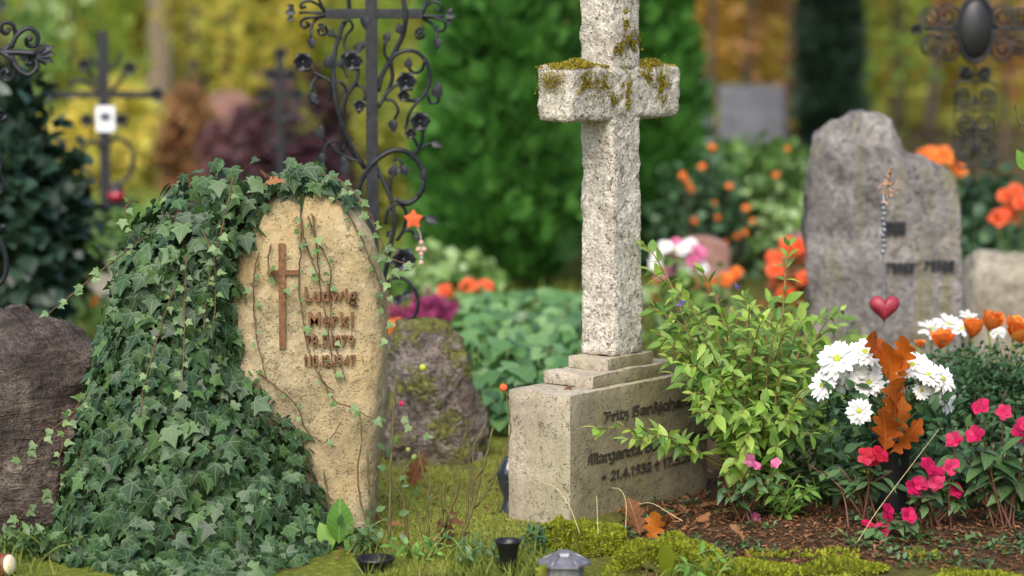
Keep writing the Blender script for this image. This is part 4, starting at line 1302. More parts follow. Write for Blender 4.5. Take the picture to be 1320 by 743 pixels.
for sgn in (1, -1):
    fx = lambda x: 270 + sgn * (x - 270)
    for cx_, cy_, r_, st, sg in ((90, 70, 15, .6, 1), (158, 62, 18, 2.4, -1), (92, 185, 15, -.6, -1), (158, 196, 19, -2.4, 1), (225, 390, 14, 0, 1), (235, 495, 14, .3, 1), (228, 610, 17, 0, -1), (232, 290, 9, 0, 1)):
        x, y = ze(fx(cx_), cy_)
        I4.scroll(spiral_px(x, y, r_, 2.0, st if sgn > 0 else math.pi - st, sg * sgn), .0065, k=6, smooth=2)
    x, y0 = ze(fx(188), 340); _, y1 = ze(0, 640)
    I4.bar(x - 1.4, y0, x + 1.4, y1, .012, 'side_bar')
    I4.scroll([ze(fx(188), 342), ze(fx(215), 325), ze(262, 330)], .006)
    I4.scroll([ze(fx(188), 640), ze(fx(215), 672), ze(262, 655)], .006)
    for yy in (440, 545):
        I4.scroll([ze(fx(188), yy), ze(fx(230), yy + 6), ze(264, yy)], .005)
    x, y = ze(fx(20), 140)
    I4.leaf(x + sgn * 6, y - 7, 180 if sgn > 0 else 0, .05, 'tip_leaf'); I4.rose(x + sgn * 4, y - 7, .026)

# ---------------------------------------------------------------- ivy
IV = thing('ivy_plant', 'dense green ivy draped over the sandstone headstone', 'ivy', (P(250, 740, 7.05)[0], 7.05, 0))
ivL = [(205, 350), (212, 300), (222, 268), (238, 240), (255, 215), (290, 184), (330, 164), (380, 152), (450, 134), (540, 112), (640, 88), (743, 50), (765, 40)]
ivR = [(205, 372), (214, 402), (224, 415), (238, 420), (252, 372), (262, 345), (300, 330), (340, 314), (400, 306), (450, 308), (490, 330), (520, 365), (560, 388), (620, 405), (680, 425), (765, 455)]
def ivy_surf(py, phi, shrink=1.0):
    l = np.interp(py, [a for a, b in ivL], [b for a, b in ivL]); r = np.interp(py, [a for a, b in ivR], [b for a, b in ivR])
    bul = np.interp(py, [205, 240, 300, 400, 500, 600, 765], [.06, .13, .17, .20, .27, .38, .62])
    lump = 1 + .10 * np.sin(py * .031 + phi * 3) + .07 * np.sin(py * .07 - phi * 5)
    d0 = 7.2
    c = (l + r) / 2; h = (r - l) / 2 * shrink
    x = c + h * np.cos(phi)
    dd = d0 - bul * np.sin(phi) * lump * shrink
    # towards the right the mass hugs the front of the stone
    z = CAMH + (371.5 - py) * 0
    k = d0 / F
    X = (x - 660) * k
    zz = np.array([P(660, p, d0)[2] for p in np.atleast_1d(py)])
    return np.stack([X, dd, zz], -1)
pyr = np.linspace(760, 252, 60); ph = np.linspace(0, 2 * math.pi, 49)[:-1]
rows_ = [ivy_surf(np.full(48, p), ph, .78) for p in pyr]
V = np.vstack(rows_)
Q = []
for i in range(59):
    for j in range(48):
        Q.append((i * 48 + j, i * 48 + (j + 1) % 48, (i + 1) * 48 + (j + 1) % 48, (i + 1) * 48 + j))
Q.append(tuple(range(48))[::-1]); Q.append(tuple(59 * 48 + j for j in range(48)))
V[:, 2] = np.maximum(V[:, 2], -.02)
mk('stem_tangle', rough(V, .03, 9, 3, 51.0), Q, M_twigmat, IV)
leaves = []
N = 6800
py = 208 + (750 - 208) * rng.random(N) ** .7
phi = np.where(rng.random(N) < .8, rng.uniform(-.25, math.pi + .35, N), rng.uniform(math.pi, 2 * math.pi, N))
p0 = ivy_surf(py, phi)
e = 1e-2
pa = ivy_surf(py, phi + e); pb = ivy_surf(py - 1.0, phi)
nr = norm(np.cross(pa - p0, pb - p0))
cen = ivy_surf(py, np.full(N, math.pi / 2)) ; cen[:, 1] = 7.2
l = np.interp(py, [a for a, b in ivL], [b for a, b in ivL]); r = np.interp(py, [a for a, b in ivR], [b for a, b in ivR])
cen[:, 0] = ((l + r) / 2 - 660) * 7.2 / F
nr = np.where(((p0 - cen) * nr).sum(-1, keepdims=True) < 0, -nr, nr)
for i in range(N):
    nn = norm(nr[i] + np.array((0, -.1, .45)) + rng.normal(size=3) * .5)
    tip = np.array((0, 0, -1.0)) + nr[i] * .35 + rng.normal(size=3) * np.array((.55, .3, .3))
    lay = rng.uniform(-.06, .035)
    s = rng.uniform(.032, .062) * (1.0 if rng.random() < .7 else .7)
    q = p0[i] + nr[i] * lay
    if q[2] < .01:
        q[2] = .01 + rng.random() * .02
    leaves.append((q, tip, nn, s))
# leaves creeping over the rim to the right
for i in range(130):
    t = rng.random()
    x = 372 + 85 * t; y = 226 + 38 * t ** 1.5 + rng.normal(0, 5)
    q = P(x, y, 7.2 - rng.uniform(-.1, .11))
    leaves.append((q + (0, 0, .012), np.array((rng.normal(.2, .6), -.4, -.8)), np.array((rng.normal(0, .4), -.5, .9)), rng.uniform(.03, .055)))
place(leaves, IV, IVY, M_ivy, 270, 'leaf', 'leaf_mass')

# trailing shoots with small young leaves
zl = lambda L: [(310 + x * .256, 300 + y * .256) for x, y in L]
shoots = [(zl([(310, -60), (300, 120), (295, 250), (320, 480), (350, 620), (410, 740), (470, 800)]), 'f'), (zl([(300, -120), (320, 20), (350, 120), (400, 230), (470, 290), (500, 340)]), 'f'),
          (zl([(360, -100), (382, 50), (395, 220), (430, 430), (460, 640), (485, 740)]), 'f'), (zl([(340, -80), (370, 10), (430, 120), (450, 180), (455, 350), (460, 500), (490, 620), (530, 745)]), 'f'),
          (zl([(440, -220), (520, -120), (595, 0), (650, 130), (700, 250), (735, 350)]), 'r'), (zl([(90, 100), (65, 240), (70, 440), (100, 620), (140, 760)]), 'f'), (zl([(150, 60), (140, 160), (190, 260), (230, 300)]), 'f'),
          ([(410, 480), (430, 515), (454, 526), (486, 542), (518, 540), (556, 574)], 'o'), ([(440, 238), (468, 262), (488, 300), (500, 330), (524, 340)], 'o'), ([(492, 320), (505, 350), (497, 395), (500, 440)], 'o'),
          ([(415, 225), (445, 236), (470, 268), (486, 300)], 'o'), ([(330, 480), (380, 520), (395, 555), (420, 570), (440, 545)], 'f'),
          ([(300, 230), (285, 300), (268, 370), (262, 430)], 'i'), ([(225, 370), (205, 430), (190, 480), (180, 540)], 'i'), ([(240, 330), (238, 400), (236, 470), (232, 512)], 'i'), ([(262, 300), (275, 330), (278, 380), (274, 430)], 'i'),
          ([(205, 290), (150, 335), (110, 365), (78, 392), (55, 410)], 'e'), ([(130, 480), (95, 530), (60, 560), (20, 600)], 'e'), ([(150, 540), (110, 580), (80, 620), (10, 680)], 'e'), ([(180, 260), (165, 262), (160, 300)], 'e'), ([(120, 500), (88, 545), (75, 600)], 'e')]
young = []
for pts, md in shoots:
    P3 = []
    for i, (x, y) in enumerate(pts):
        q0 = P(x, y, 7.1)
        if md == 'f':
            yy = lud_front(q0[0], q0[2], .03) - .008 - .012 * (i % 2)
        elif md == 'r':
            yy = lud_front(q0[0], q0[2], .03) - .006
        elif md == 'o':
            yy = 7.08 - .02 * i
        elif md == 'i':
            w_ = ivy_surf(np.array([float(y)]), np.array([math.pi / 2]))[0]
            yy = w_[1] - .05
        else:
            yy = 7.1 - .02 * i
        P3.append(P(x, y, yy))
    c = cr(P3, 7)
    c = c + rng.normal(0, .0012, c.shape)
    mk('vine', *tube(c, [.0026, .0016], 5), M_stem, IV)
    L = np.concatenate([[0], np.cumsum(np.linalg.norm(np.diff(c, axis=0), axis=1))])
    step = .032 if md in 'ie' else .042
    for k, s_ in enumerate(np.arange(.03, L[-1], step)):
        q = np.array([np.interp(s_, L, c[:, j]) for j in range(3)])
        if md == 'f' and rng.random() < (.65 if P(390, 0, 7.1)[0] < q[0] and P(0, 478, 7.1)[2] < q[2] < P(0, 366, 7.1)[2] else .3):
            continue
        side = 1 if k % 2 else -1
        tip = np.array((side * .7 + rng.normal(0, .35), -.5, rng.normal(-.25, .4)))
        young.append((q + np.array((side * .006, -.006, 0)), tip, np.array((rng.normal(0, .3), -1, .7)), rng.uniform(.013, .028) * (1.15 if md in 'oe' else 1)))
place(young, IV, IVY, M_ivy_young, 140, 'young_leaf', 'young_leaf_mass')

# ---------------------------------------------------------------- bright green bush right of the cross
def stems_plant(root, base, tips, mat_stem, spacing, size, leafset, arch=.12, r0=.006, sag=0.0, start=.25, jitter=.02, pair=True):
    leaves = []
    for tp in tips:
        tp = np.asarray(tp, float)
        b = base + np.array((rng.normal(0, .03), rng.normal(0, .03), -.01))
        mid = b + (tp - b) * .5 + np.array((0, 0, arch * np.linalg.norm(tp - b)))
        mid2 = b + (tp - b) * .8 + np.array((0, 0, arch * .7 * np.linalg.norm(tp - b)))
        c = cr([b, mid, mid2, tp], 7)
        mk('stem', *tube(c, [r0, r0 * .6, r0 * .25], 5), mat_stem, root)
        L = np.concatenate([[0], np.cumsum(np.linalg.norm(np.diff(c, axis=0), axis=1))])
        roll = rng.uniform(0, 3.14)
        pos = np.arange(L[-1] * start, L[-1] + .001, spacing)
        for k, s_ in enumerate(pos):
            q = np.array([np.interp(s_, L, c[:, j]) for j in range(3)])
            q2 = np.array([np.interp(s_ - .02, L, c[:, j]) for j in range(3)])
            T_ = norm(q - q2 + 1e-9)
            fr = s_ / L[-1]
            for sd_ in ((1, -1) if pair else ((1,) if k % 2 else (-1,))):
                roll2 = roll + k * 1.4
                A_ = norm(np.cross(T_, np.array((.3, 1, .2)))); B_ = np.cross(T_, A_)
                sdv = sd_ * (math.cos(roll2) * A_ + math.sin(roll2) * B_)
                tip = sdv * .85 + T_ * (.55 if fr < .9 else 1.3) + np.array((0, 0, -sag)) + rng.normal(size=3) * .2
                nz = np.array((0, -.25, 1.0)) + rng.normal(size=3) * .3
                leaves.append((q, tip, nz, size * rng.uniform(.6, 1.15) * (1.0 if fr < .8 else .75)))
    return leaves

BD = 7.55
bb = GP(972, BD)
BU = thing('bush', 'bright green leafy bush leaning over the pedestal lettering', 'shrub', bb)
tips = []
for x, y, d in ((1018, 308, 7.5), (826, 312, 7.6), (905, 350, 7.5), (870, 370, 7.55), (885, 392, 7.4), (960, 378, 7.55), (1000, 385, 7.7), (1040, 395, 7.9), (1075, 420, 7.9), (1050, 450, 7.6), (1020, 420, 7.5), (850, 440, 7.4), (872, 462, 7.4), (858, 405, 7.45), (930, 400, 7.4), (975, 430, 7.35), (1010, 470, 7.3), (1040, 500, 7.3), (1060, 530, 7.4), (1025, 545, 7.2), (985, 520, 7.15), (940, 470, 7.15), (905, 440, 7.25), (925, 490, 7.2), (955, 535, 7.05), (965, 565, 7.1), (960, 585, 7.08), (1000, 580, 7.15), (935, 612, 7.2), (945, 598, 7.15), (1065, 480, 7.7), (1085, 455, 8.0), (980, 400, 7.8), (1045, 560, 7.3), (930, 430, 7.9), (1015, 445, 8.1), (1080, 505, 7.8), (945, 390, 7.6), (836, 395, 7.5), (842, 428, 7.45), (852, 458, 7.35), (868, 484, 7.25), (886, 508, 7.15), (866, 436, 7.35), (838, 350, 7.6), (880, 470, 7.2), (898, 535, 7.1), (1085, 400, 7.9), (1060, 408, 7.8)):
    tips.append(P(x, y, d))
for i in range(46):
    a_ = rng.uniform(0, 6.28); r_ = math.sqrt(rng.random())
    x, y = 975 + 105 * r_ * math.cos(a_), 465 + 95 * r_ * math.sin(a_)
    tips.append(P(x, y, rng.uniform(7.2, 8.0)))
bl = stems_plant(BU, bb, tips, M_bush_twig, .036, .070, OVA, .16, .0055, .15, .35)
bl += stems_plant(BU, bb + np.array((-.10, -.1, .14)), [P(768, 553, 7.1), P(802, 566, 7.08), P(838, 560, 7.1)], M_bush_twig, .036, .062, OVA, .06, .004, .05, .35)
place(bl, BU, OVA, M_bush, 300, 'leaf', 'leaf_mass')
for x, y in ((950, 371), (878, 392)):
    c = P(x, y, 7.4)
    n = 9
    V, Fc, U, rn = scatter(OVA[1], np.repeat(c[None], n, 0) + rng.normal(0, .004, (n, 3)), frames(rdir(n) + (0, -.3, .5), rdir(n)), .015)
    mk('violet_flower', V, Fc, leafm('violet_petal', ['#6a58b0', '#8470c8'], .5, .2), BU)

# ---------------------------------------------------------------- leafy ground cover behind the cross
GCV = thing('ground_cover', 'broad green leaves of a low bed behind the cross pedestal', 'plant', GP(670, 10.2))
lv = []
n = 900
d = rng.uniform(9.0, 11.6, n); px = rng.uniform(575, 800, n)
px = px + (d - 9) * rng.uniform(-14, 8, n)
hh = np.clip((d - 8.75) / .5, .15, 1) * np.clip((px - 560) / 40, .2, 1)
for i in range(n):
    g_ = GP(px[i], d[i])
    z = g_[2] + (.10 + .19 * rng.random() ** .6) * hh[i]
    a = rng.uniform(0, 6.28)
    lv.append((np.array((g_[0], d[i], z)), np.array((math.cos(a), math.sin(a) - .4, -.35)), np.array((rng.normal(0, .3), -.35 + rng.normal(0, .3), 1)), rng.uniform(.06, .115)))
a = Acc()
for q in lv[::3]:
    g0 = np.array((q[0][0] + rng.normal(0, .03), q[0][1] + .03, float(G(q[0][0], q[0][1])) - .01))
    a.add(*tube([g0, (g0 + q[0]) / 2, q[0]], .003, 4))
mk('stalk', *a.vf(), M_greenstem, GCV, kind='stuff')
place(lv, GCV, BROAD, M_cover, 260, 'leaf', 'leaf_mass')
G2 = thing('ground_cover', 'light green leaf bed left of the grey rough headstone', 'plant', GP(1060, 9.6))
lv = []
for i in range(260):
    dd = rng.uniform(8.6, 10.2); px_ = rng.uniform(985, 1110)
    g_ = GP(px_, dd); a_ = rng.uniform(0, 6.28)
    lv.append((g_ + np.array((0, 0, .12 + .28 * rng.random())), np.array((math.cos(a_), math.sin(a_) - .3, .1)), np.array((rng.normal(0, .3), -.4, 1)), rng.uniform(.05, .09)))
place(lv, G2, OVA, M_bush, 60, 'leaf', 'leaf_mass')

# ---------------------------------------------------------------- flowers
def bloom(parent, c, nrm_, rad, petal, mat, rings=((10, 0.15, 1.0),), eye=None, eye_r=.2, name='bloom', shade_eye=None):
    """petals in rings (count, lift angle, length)"""
    nrm_ = norm(np.asarray(nrm_, float))
    A = norm(np.cross(nrm_, (.3, .2, 1.0))); B = np.cross(nrm_, A)
    Y, Z, s, pos = [], [], [], []
    for cnt, el, ln in rings:
        o0 = rng.uniform(0, 6.28)
        for i in range(cnt):
            an = o0 + i * 2 * math.pi / cnt + rng.normal(0, .08)
            ra = math.cos(an) * A + math.sin(an) * B
            e_ = el + rng.normal(0, .12)
            Y.append(ra * math.cos(e_) + nrm_ * math.sin(e_)); Z.append(nrm_ * math.cos(e_) - ra * math.sin(e_))
            s.append(rad * ln * rng.uniform(.9, 1.06)); pos.append(c + ra * rad * .04)
    V, Fc, U, rn = scatter(petal, np.array(pos), frames(np.array(Y), np.array(Z)), np.array(s))
    o = mk(name, V, Fc, mat, parent, U, rn)
    if eye:
        r = rad * eye_r
        V, Fc = lathe([(r * .9, -.001), (r, r * .25), (r * .6, r * .6), (.0005, r * .75)], (0, 0, 0), 10)
        q = np.array(Vector((0, 0, 1)).rotation_difference(Vector(nrm_.tolist())).to_matrix())
        mk('flower_eye', V @ q.T + c, Fc, eye, o)
    return o
PET_DAISY = ovate(.155, 5, .1, .14, .78)
PET_WIDE = ovate(.46, 5, .1, .15, .62, .06)
PET_CUP = ovate(.42, 5, .45, -.28, .55)
PET_HEART = ovate(.42, 5, .15, .12, .6)

# vase with white daisies and oak leaves
VD = 7.3
vb = GP(1148, VD)
BQ = thing('bouquet', 'white daisies with orange oak leaves in a dark vase', 'bouquet', vb)
mk('vase', *lathe([(.045, -.03), (.05, .0), (.052, .02), (.046, .10), (.060, .22), (.066, .25), (.060, .25), (.052, .22)], vb, 20), M_black, BQ)
vt = vb + (0, 0, .24)
zf = lambda x, y: (1030 + x * .2827, 390 + y * .2827)
BL_ = [(175, 258, 74, -.4), (300, 228, 60, 0), (232, 305, 66, -.2), (300, 305, 56, .1), (318, 368, 56, .1), (108, 378, 56, -.8), (196, 345, 58, -.5), (335, 260, 50, .2), (275, 497, 48, 0), (455, 355, 44, .1), (515, 285, 56, .1), (560, 300, 62, .4), (600, 345, 64, .5), (655, 350, 58, .8), (645, 400, 56, .7), (678, 452, 46, .9), (588, 330, 50, .2), (250, 250, 52, -.2), (560, 405, 34, .3)]
st = Acc()
for x, y, r, tx in BL_:
    px_, py_ = zf(x, y)
    dd = VD - .06 + rng.uniform(-.05, .06)
    if (x, y) == (275, 497):
        dd = VD - .14
    c = P(px_, py_, dd)
    nv = np.array((tx, -.75, .6 if y < 420 else .1)) + rng.normal(0, .12, 3)
    rad = r * .2827 * dd / F * 1.36
    bloom(BQ, c, nv, rad, PET_DAISY, M_white, ((17, .06, 1.0), (15, .28, .9), (9, .62, .6)), M_yolk, .23)
    st.add(*tube(cr([vt, (vt + c) / 2 + (0, .03, .02), c - norm(nv) * .006], 5), .0028, 5))
mk('stem', *st.vf(), M_greenstem, BQ)
for x, y, L, ax, az, wn in ((1143, 488, .135, -.22, 1, 0), (1148, 500, .15, .05, 1, 1), (1156, 492, .13, .38, 1, 0), (1146, 540, .14, .0, 1, 1), (1152, 545, .13, .15, 1, 0), (1140, 585, .15, .08, 1, 1), (1146, 585, .14, .85, .7, 0), (1136, 465, .10, -.6, 1, 1), (1152, 572, .14, .35, 1, 0), (1160, 480, .12, .2, 1, 1)):
    c = P(x, y, VD - .15)
    V, Fc, U, rn = scatter(OAK[wn], [c], frames(np.array([[ax, -.12, az]]), np.array([[ax * .3 + rng.choice([-1, 1]) * rng.uniform(.3, 1.1), -1, .25]])), [L])
    mk('oak_leaf', V, Fc, M_oak, BQ, U, rn)
bf = []
for i in range(290):
    x, y = zf(rng.uniform(80, 700), rng.uniform(330, 640) if i < 200 else rng.uniform(600, 860))
    c = P(x, y, VD + rng.uniform(-.12, .10))
    bf.append((c, rng.normal(size=3) + (0, -.4, .4), rng.normal(size=3) * .5 + (0, -.5, 1), rng.uniform(.03, .065)))
place(bf, BQ, OVA, M_fine, 30, 'leaf', 'leaf_mass')

# impatiens
def impatiens(label, rootpx, rootd, blooms, mat, nleaf=26, spread=60, top=None, rad=.030, leafsize=.06, cat='flower', extra=()):
    b = GP(rootpx, rootd)
    t = thing('impatiens_plant', label, cat, b, 'flowering plants on the soil bed')
    lv = []
    tg = []
    for (x, y) in blooms:
        dd = rootd - .04 + rng.uniform(-.05, .04)
        c = P(x, y, dd)
        tg.append(c)
        bloom(t, c, np.array((rng.normal(0, .35), -.9, .55 + rng.normal(0, .2))), rad * rng.uniform(.85, 1.1), PET_WIDE, mat, ((5, .12, 1.0), (3, .4, .75)), None)
    for (x, y) in extra:
        tg.append(P(x, y, rootd + rng.uniform(-.06, .06)))
    for c in tg:
        q = c - np.array((0, -.02, .03))
        m1 = b + (q - b) * .5 + np.array((rng.normal(0, .015), rng.normal(0, .01), .02))
        cc_ = cr([b + (rng.normal(0, .02), rng.normal(0, .02), -.02), m1, q], 6)
        mk('stem', *tube(cc_, [.004, .0022], 6), M_impstem, t)
        for k in range(nleaf // max(1, len(tg)) + 3):
            a_ = rng.uniform(0, 6.28)
            f_ = rng.uniform(.45, 1.0)
            w = np.array([np.interp(f_, np.linspace(0, 1, len(cc_)), cc_[:, j]) for j in range(3)])
            lv.append((w, np.array((math.cos(a_), math.sin(a_), -.15 + rng.normal(0, .2))), np.array((rng.normal(0, .3), -.3, 1)), leafsize * rng.uniform(.6, 1.2)))
    place(lv, t, OVA, M_imp, 60, 'leaf', 'leaf_mass')
    return t
zg = lambda L: [(990 + x * .538, 343 + y * .538) for x, y in L]
impatiens('low magenta impatiens at the front, two blooms facing the camera', 1163, 6.95, zg([(338, 598), (275, 630), (288, 590)]), M_magenta, 30, extra=zg([(240, 610), (360, 640), (320, 660)]))
impatiens('magenta impatiens with a crowded cluster of blooms below the bouquet', 1205, 7.08, zg([(385, 478), (405, 500), (365, 520), (350, 530), (452, 537), (440, 480), (400, 520)]), M_magenta, 26, extra=zg([(430, 560), (470, 545)]))
impatiens('tall magenta impatiens with reddish stems at the right edge', 1288, 7.12, zg([(510, 335), (565, 350), (445, 415), (495, 405), (605, 400), (618, 375)]), M_magenta, 70, leafsize=.092, extra=zg([(540, 400), (575, 430), (610, 450), (560, 470), (480, 440), (600, 520)]))
impatiens('red flowered impatiens directly in front of the dark vase', 1118, 7.12, zg([(270, 450), (235, 455), (252, 462)]), M_red, 34, leafsize=.06, extra=zg([(130, 470), (170, 460), (210, 480), (100, 455), (300, 470)]))
impatiens('pale pink impatiens right of the lettered pedestal', 958, 7.2, [(966, 593), (975, 600), (1000, 597)], M_pink, 34, rad=.02, leafsize=.055, extra=[(930, 610), (945, 625), (990, 615), (1015, 610), (960, 620)])
for x, y, m_, lab in ((972, 692, M_pink, 'single pink petal bloom fallen on the soil'), (1228, 671, M_magenta, 'fallen magenta bloom on the soil behind the front impatiens'), (1118, 705, M_magenta, 'fallen magenta bloom left of the front impatiens')):
    dd = F * CAMH / (y - HOR)
    g0 = GP(x, dd)
    t = thing('fallen_bloom', lab, 'flower', g0, 'blooms fallen on the soil')
    bloom(t, g0 + (0, 0, .012), (rng.normal(0, .2), -.6, 1), .022, PET_WIDE, m_, ((5, .15, 1.0),), None, name='petal_ring')

def leafy(label, px, d, w, h, n, mat, size, nobj=60):
    b = GP(px, d)
    t = thing('leafy_plant', label, 'plant', b, 'low leafy plants on the soil bed')
    tips = [b + np.array((rng.uniform(-w, w), rng.uniform(-.12, .12), h * rng.uniform(.5, 1))) for i in range(n)]
    place(stems_plant(t, b, tips, M_greenstem, .03, size, OVA, .1, .004, .1, .2), t, OVA, mat, nobj, 'leaf', 'leaf_mass')
leafy('mid green leafy plant left of the dark vase', 1062, 7.5, .17, .26, 16, M_imp, .075)
leafy('bright leafy plant behind the red flowered impatiens', 1090, 7.75, .16, .33, 14, M_bush, .07)
leafy('dark leafy plant between the dark vase and the tall impatiens', 1225, 7.45, .16, .26, 16, M_imp, .07)
leafy('low dark leafy plant at the right edge behind tall impatiens', 1330, 7.4, .16, .24, 14, M_imp, .07)
leafy('small leafy seedling at the foot of the bush', 1012, 7.3, .10, .14, 10, M_green, .05)

leafy('dark leafy weeds between the left boulder and the ivy foot', 62, 6.85, .14, .10, 14, M_imp, .05)
leafy('dark low weeds behind the red grave candle', 18, 6.9, .10, .08, 10, M_imp, .045)
leafy('small weed with narrow leaves left of the black vase', 612, 6.72, .09, .09, 9, M_imp, .035)
leafy('feathery weed between the black vase and the pedestal', 690, 6.9, .05, .10, 12, M_fine, .03)
leafy('low weed at the foot of the bare rose canes', 545, 6.78, .11, .08, 9, M_green, .036)
leafy('low weed in front of the broad moss cushion', 905, 6.58, .10, .06, 9, M_green, .035)
leafy('small dark weed beside the sandstone headstone foot', 470, 6.92, .06, .10, 8, M_imp, .04)

# dark fine-leaved shrub and orange cup flowers behind it
HS, hp = shrub('hebe_shrub', 'fine leaved dark green shrub below the orange cup flowers', 1268, 8.0, .02, .47, .30, M_fine, 6500, .024, OVA[1], clumps=120, depth=.22)
HS2, _ = shrub('hebe_shrub', 'dark green low foliage behind the white daisies', 1120, 7.85, .02, .36, .20, M_fine, 1800, .04, OVA[1], clumps=40, depth=.15)
TD = 8.12
TU = thing('tulip_plant', 'orange cup shaped flowers before the pale boulder', 'flower', GP(1255, TD))
for x, y, r in ((1212, 441, .040), (1253, 427, .042), (1274, 418, .044), (1306, 424, .042), (1316, 434, .042), (1185, 440, .018)):
    c = P(x, y + 9, TD + rng.uniform(-.05, .08))
    g0 = np.array((c[0] + rng.normal(0, .03), c[1] + .03, 0.0)); g0[2] = float(G(g0[0], g0[1])) - .01
    mk('stem', *tube(cr([g0, (g0 + c) / 2 + (.01, 0, 0), c], 5), .0045, 6), M_greenstem, TU)
    bloom(TU, c, (rng.normal(0, .2), -.25, 1), r * 1.75, PET_CUP, M_orangep, ((6, .75, 1.0), (4, 1.15, .9)), None)
WD = 8.4
WT = thing('aster_plant', 'white shaggy flowers left of the orange cup flowers', 'flower', GP(1222, WD))
for x, y, r in ((1200, 424, .05), (1222, 418, .055), (1240, 424, .05), (1250, 410, .04), (1285, 428, .035)):
    c = P(x, y, WD + rng.uniform(-.04, .04))
    g0 = np.array((c[0], c[1] + .03, 0.0)); g0[2] = float(G(g0[0], g0[1])) - .01
    mk('stem', *tube(cr([g0, (g0 + c) / 2 + (.01, 0, 0), c], 5), .004, 6), M_greenstem, WT)
    bloom(WT, c, (rng.normal(0, .3), -.5, 1), r, PET_DAISY, M_white, ((16, .1, 1.0), (12, .5, .8)), M_yolk, .2)

# background flower clusters: each one plant with foliage, stem and separate blooms
def flower_plant(name, label, px, d, w, h0, h1, mat, nb, rad, fol=M_midgreen, nf=500, fs=.06, cat='flower', two=None, pts=None):
    b = GP(px, d)
    t = thing(name, label, cat, b, 'flowers in the beds behind')
    a = Acc(); cs = []
    for i in range(nb):
        if pts:
            c = P(pts[i][0], pts[i][1], d + rng.uniform(-.05, .05))
        else:
            c = b + np.array((rng.uniform(-w, w), rng.uniform(-w, w) * .6, rng.uniform(h0, h1)))
        cs.append(c)
        a.add(*tube([b + (c - b) * .15 * np.array((1, 1, 0)) - (0, 0, .02), b + (c - b) * np.array((.8, .8, .55)), c], .0016 if cat == 'berries' else .004, 5))
    mk('stem', *a.vf(), M_bark if cat == 'berries' else M_greenstem, t)
    n = nf
    q = rng.normal(size=(n, 3)) * .45
    top = h1 if not pts else max(c[2] for c in cs) - b[2]
    p = b + np.stack([q[:, 0] * w * 1.1, q[:, 1] * w * .8, np.abs(q[:, 2]) % 1 * top * .95 + .01], -1)
    V, Fc, U, rn = scatter(BROAD[0], p, frames(rdir(n) + (0, -.2, .4), rdir(n) + (0, -.3, 1)), rng.uniform(fs * .6, fs * 1.2, n))
    mk('foliage', V, Fc, fol, t, U, rn, kind='stuff')
    for i, c in enumerate(cs):
        m_ = mat if (two is None or i % 2) else two
        bloom(t, c, (rng.normal(0, .3), -.8, .7), rad * rng.uniform(.85, 1.15), PET_WIDE, m_, ((7, .15, 1.0), (5, .6, .8), (3, 1.0, .6)), None)
    return t
flower_plant('begonia_plant', 'bright orange red begonias left of the big thuja foot', 610, 12.2, .16, .1, .2, M_orangered, 6, .042, pts=[(604, 366), (626, 369), (574, 375), (594, 390), (618, 374), (600, 372)], nf=300)
flower_plant('begonia_plant', 'orange begonia at the right edge behind the boulder', 1305, 12.5, .2, .2, .4, M_orangered, 7, .05, pts=[(1296, 252), (1310, 246), (1302, 270), (1318, 262), (1288, 280), (1312, 285), (1325, 275)], nf=260, fol=M_fine)
flower_plant('cyclamen_plant', 'pink and white flowers right of the cross shaft', 872, 11.6, .17, .1, .3, M_pink, 13, .042, two=M_white, pts=[(858, 318), (870, 330), (880, 322), (893, 335), (848, 330), (862, 345), (884, 345), (900, 325), (846, 342), (872, 315), (890, 318), (855, 352), (905, 345)], nf=240)
flower_plant('begonia_plant', 'salmon orange blooms under the pink and white flowers', 905, 11.8, .2, .05, .2, M_orangep, 8, .045, pts=[(848, 365), (862, 372), (905, 362), (920, 368), (935, 360), (890, 375), (842, 378), (948, 352)], nf=260)
flower_plant('marigold_plant', 'dense terracotta orange flower mound left of the grey headstone', 1030, 12.6, .14, .1, .4, M_orangered, 26, .05, fol=M_rust, nf=300)
flower_plant('marigold_plant', 'orange flower heads seen above the shoulder of the grey headstone', 1208, 13.0, .16, .3, .6, M_orangep, 9, .045, pts=[(1190, 200), (1204, 205), (1216, 198), (1228, 210), (1196, 214), (1210, 212), (1236, 220), (1200, 195), (1222, 205)], fol=M_fine, nf=240)
flower_plant('berry_spray', 'orange berry clusters on the dark bush right of the cross', 905, 14.2, .25, .2, .6, M_orangep, 17, .022, fol=M_fine, nf=120, cat='berries', pts=[(884, 232), (888, 240), (918, 190), (925, 280), (962, 268), (960, 300), (895, 285), (950, 305), (905, 215), (1015, 192), (1000, 226), (880, 226), (892, 246), (940, 240), (920, 262), (970, 285), (935, 312)])
flower_plant('marigold_plant', 'orange flowers low behind the left boulder beside the ivy', 122, 12.6, .14, .05, .14, M_orangep, 7, .04, nf=200, pts=[(118, 388), (130, 394), (112, 398), (84, 418), (126, 402), (54, 396), (96, 408)])
flower_plant('primula_plant', 'small yellowish flowers above the left boulder', 52, 11.9, .2, .03, .1, M_yellow, 8, .025, nf=360, fs=.045, pts=[(22, 410), (40, 402), (58, 415), (70, 408), (84, 412), (100, 420), (30, 420), (64, 422)])
flower_plant('marigold_plant', 'orange flower beside the lower iron curl behind headstone', 510, 10.5, .08, .02, .06, M_orangep, 4, .04, nf=80, pts=[(514, 420), (520, 424), (507, 423), (516, 428)])
HE, _ = shrub('heather_plant', 'purple pink heather mound left of the orange begonias', 556, 11.9, .0, .20, .19, M_heather, 1800, .035, OVA[1], cat='plant', clumps=40)
HE2, _ = shrub('heather_plant', 'yellowish green tufted plant right of the orange begonias', 662, 12.4, .0, .16, .16, M_grass_far, 900, .06, OVA[2], cat='plant')

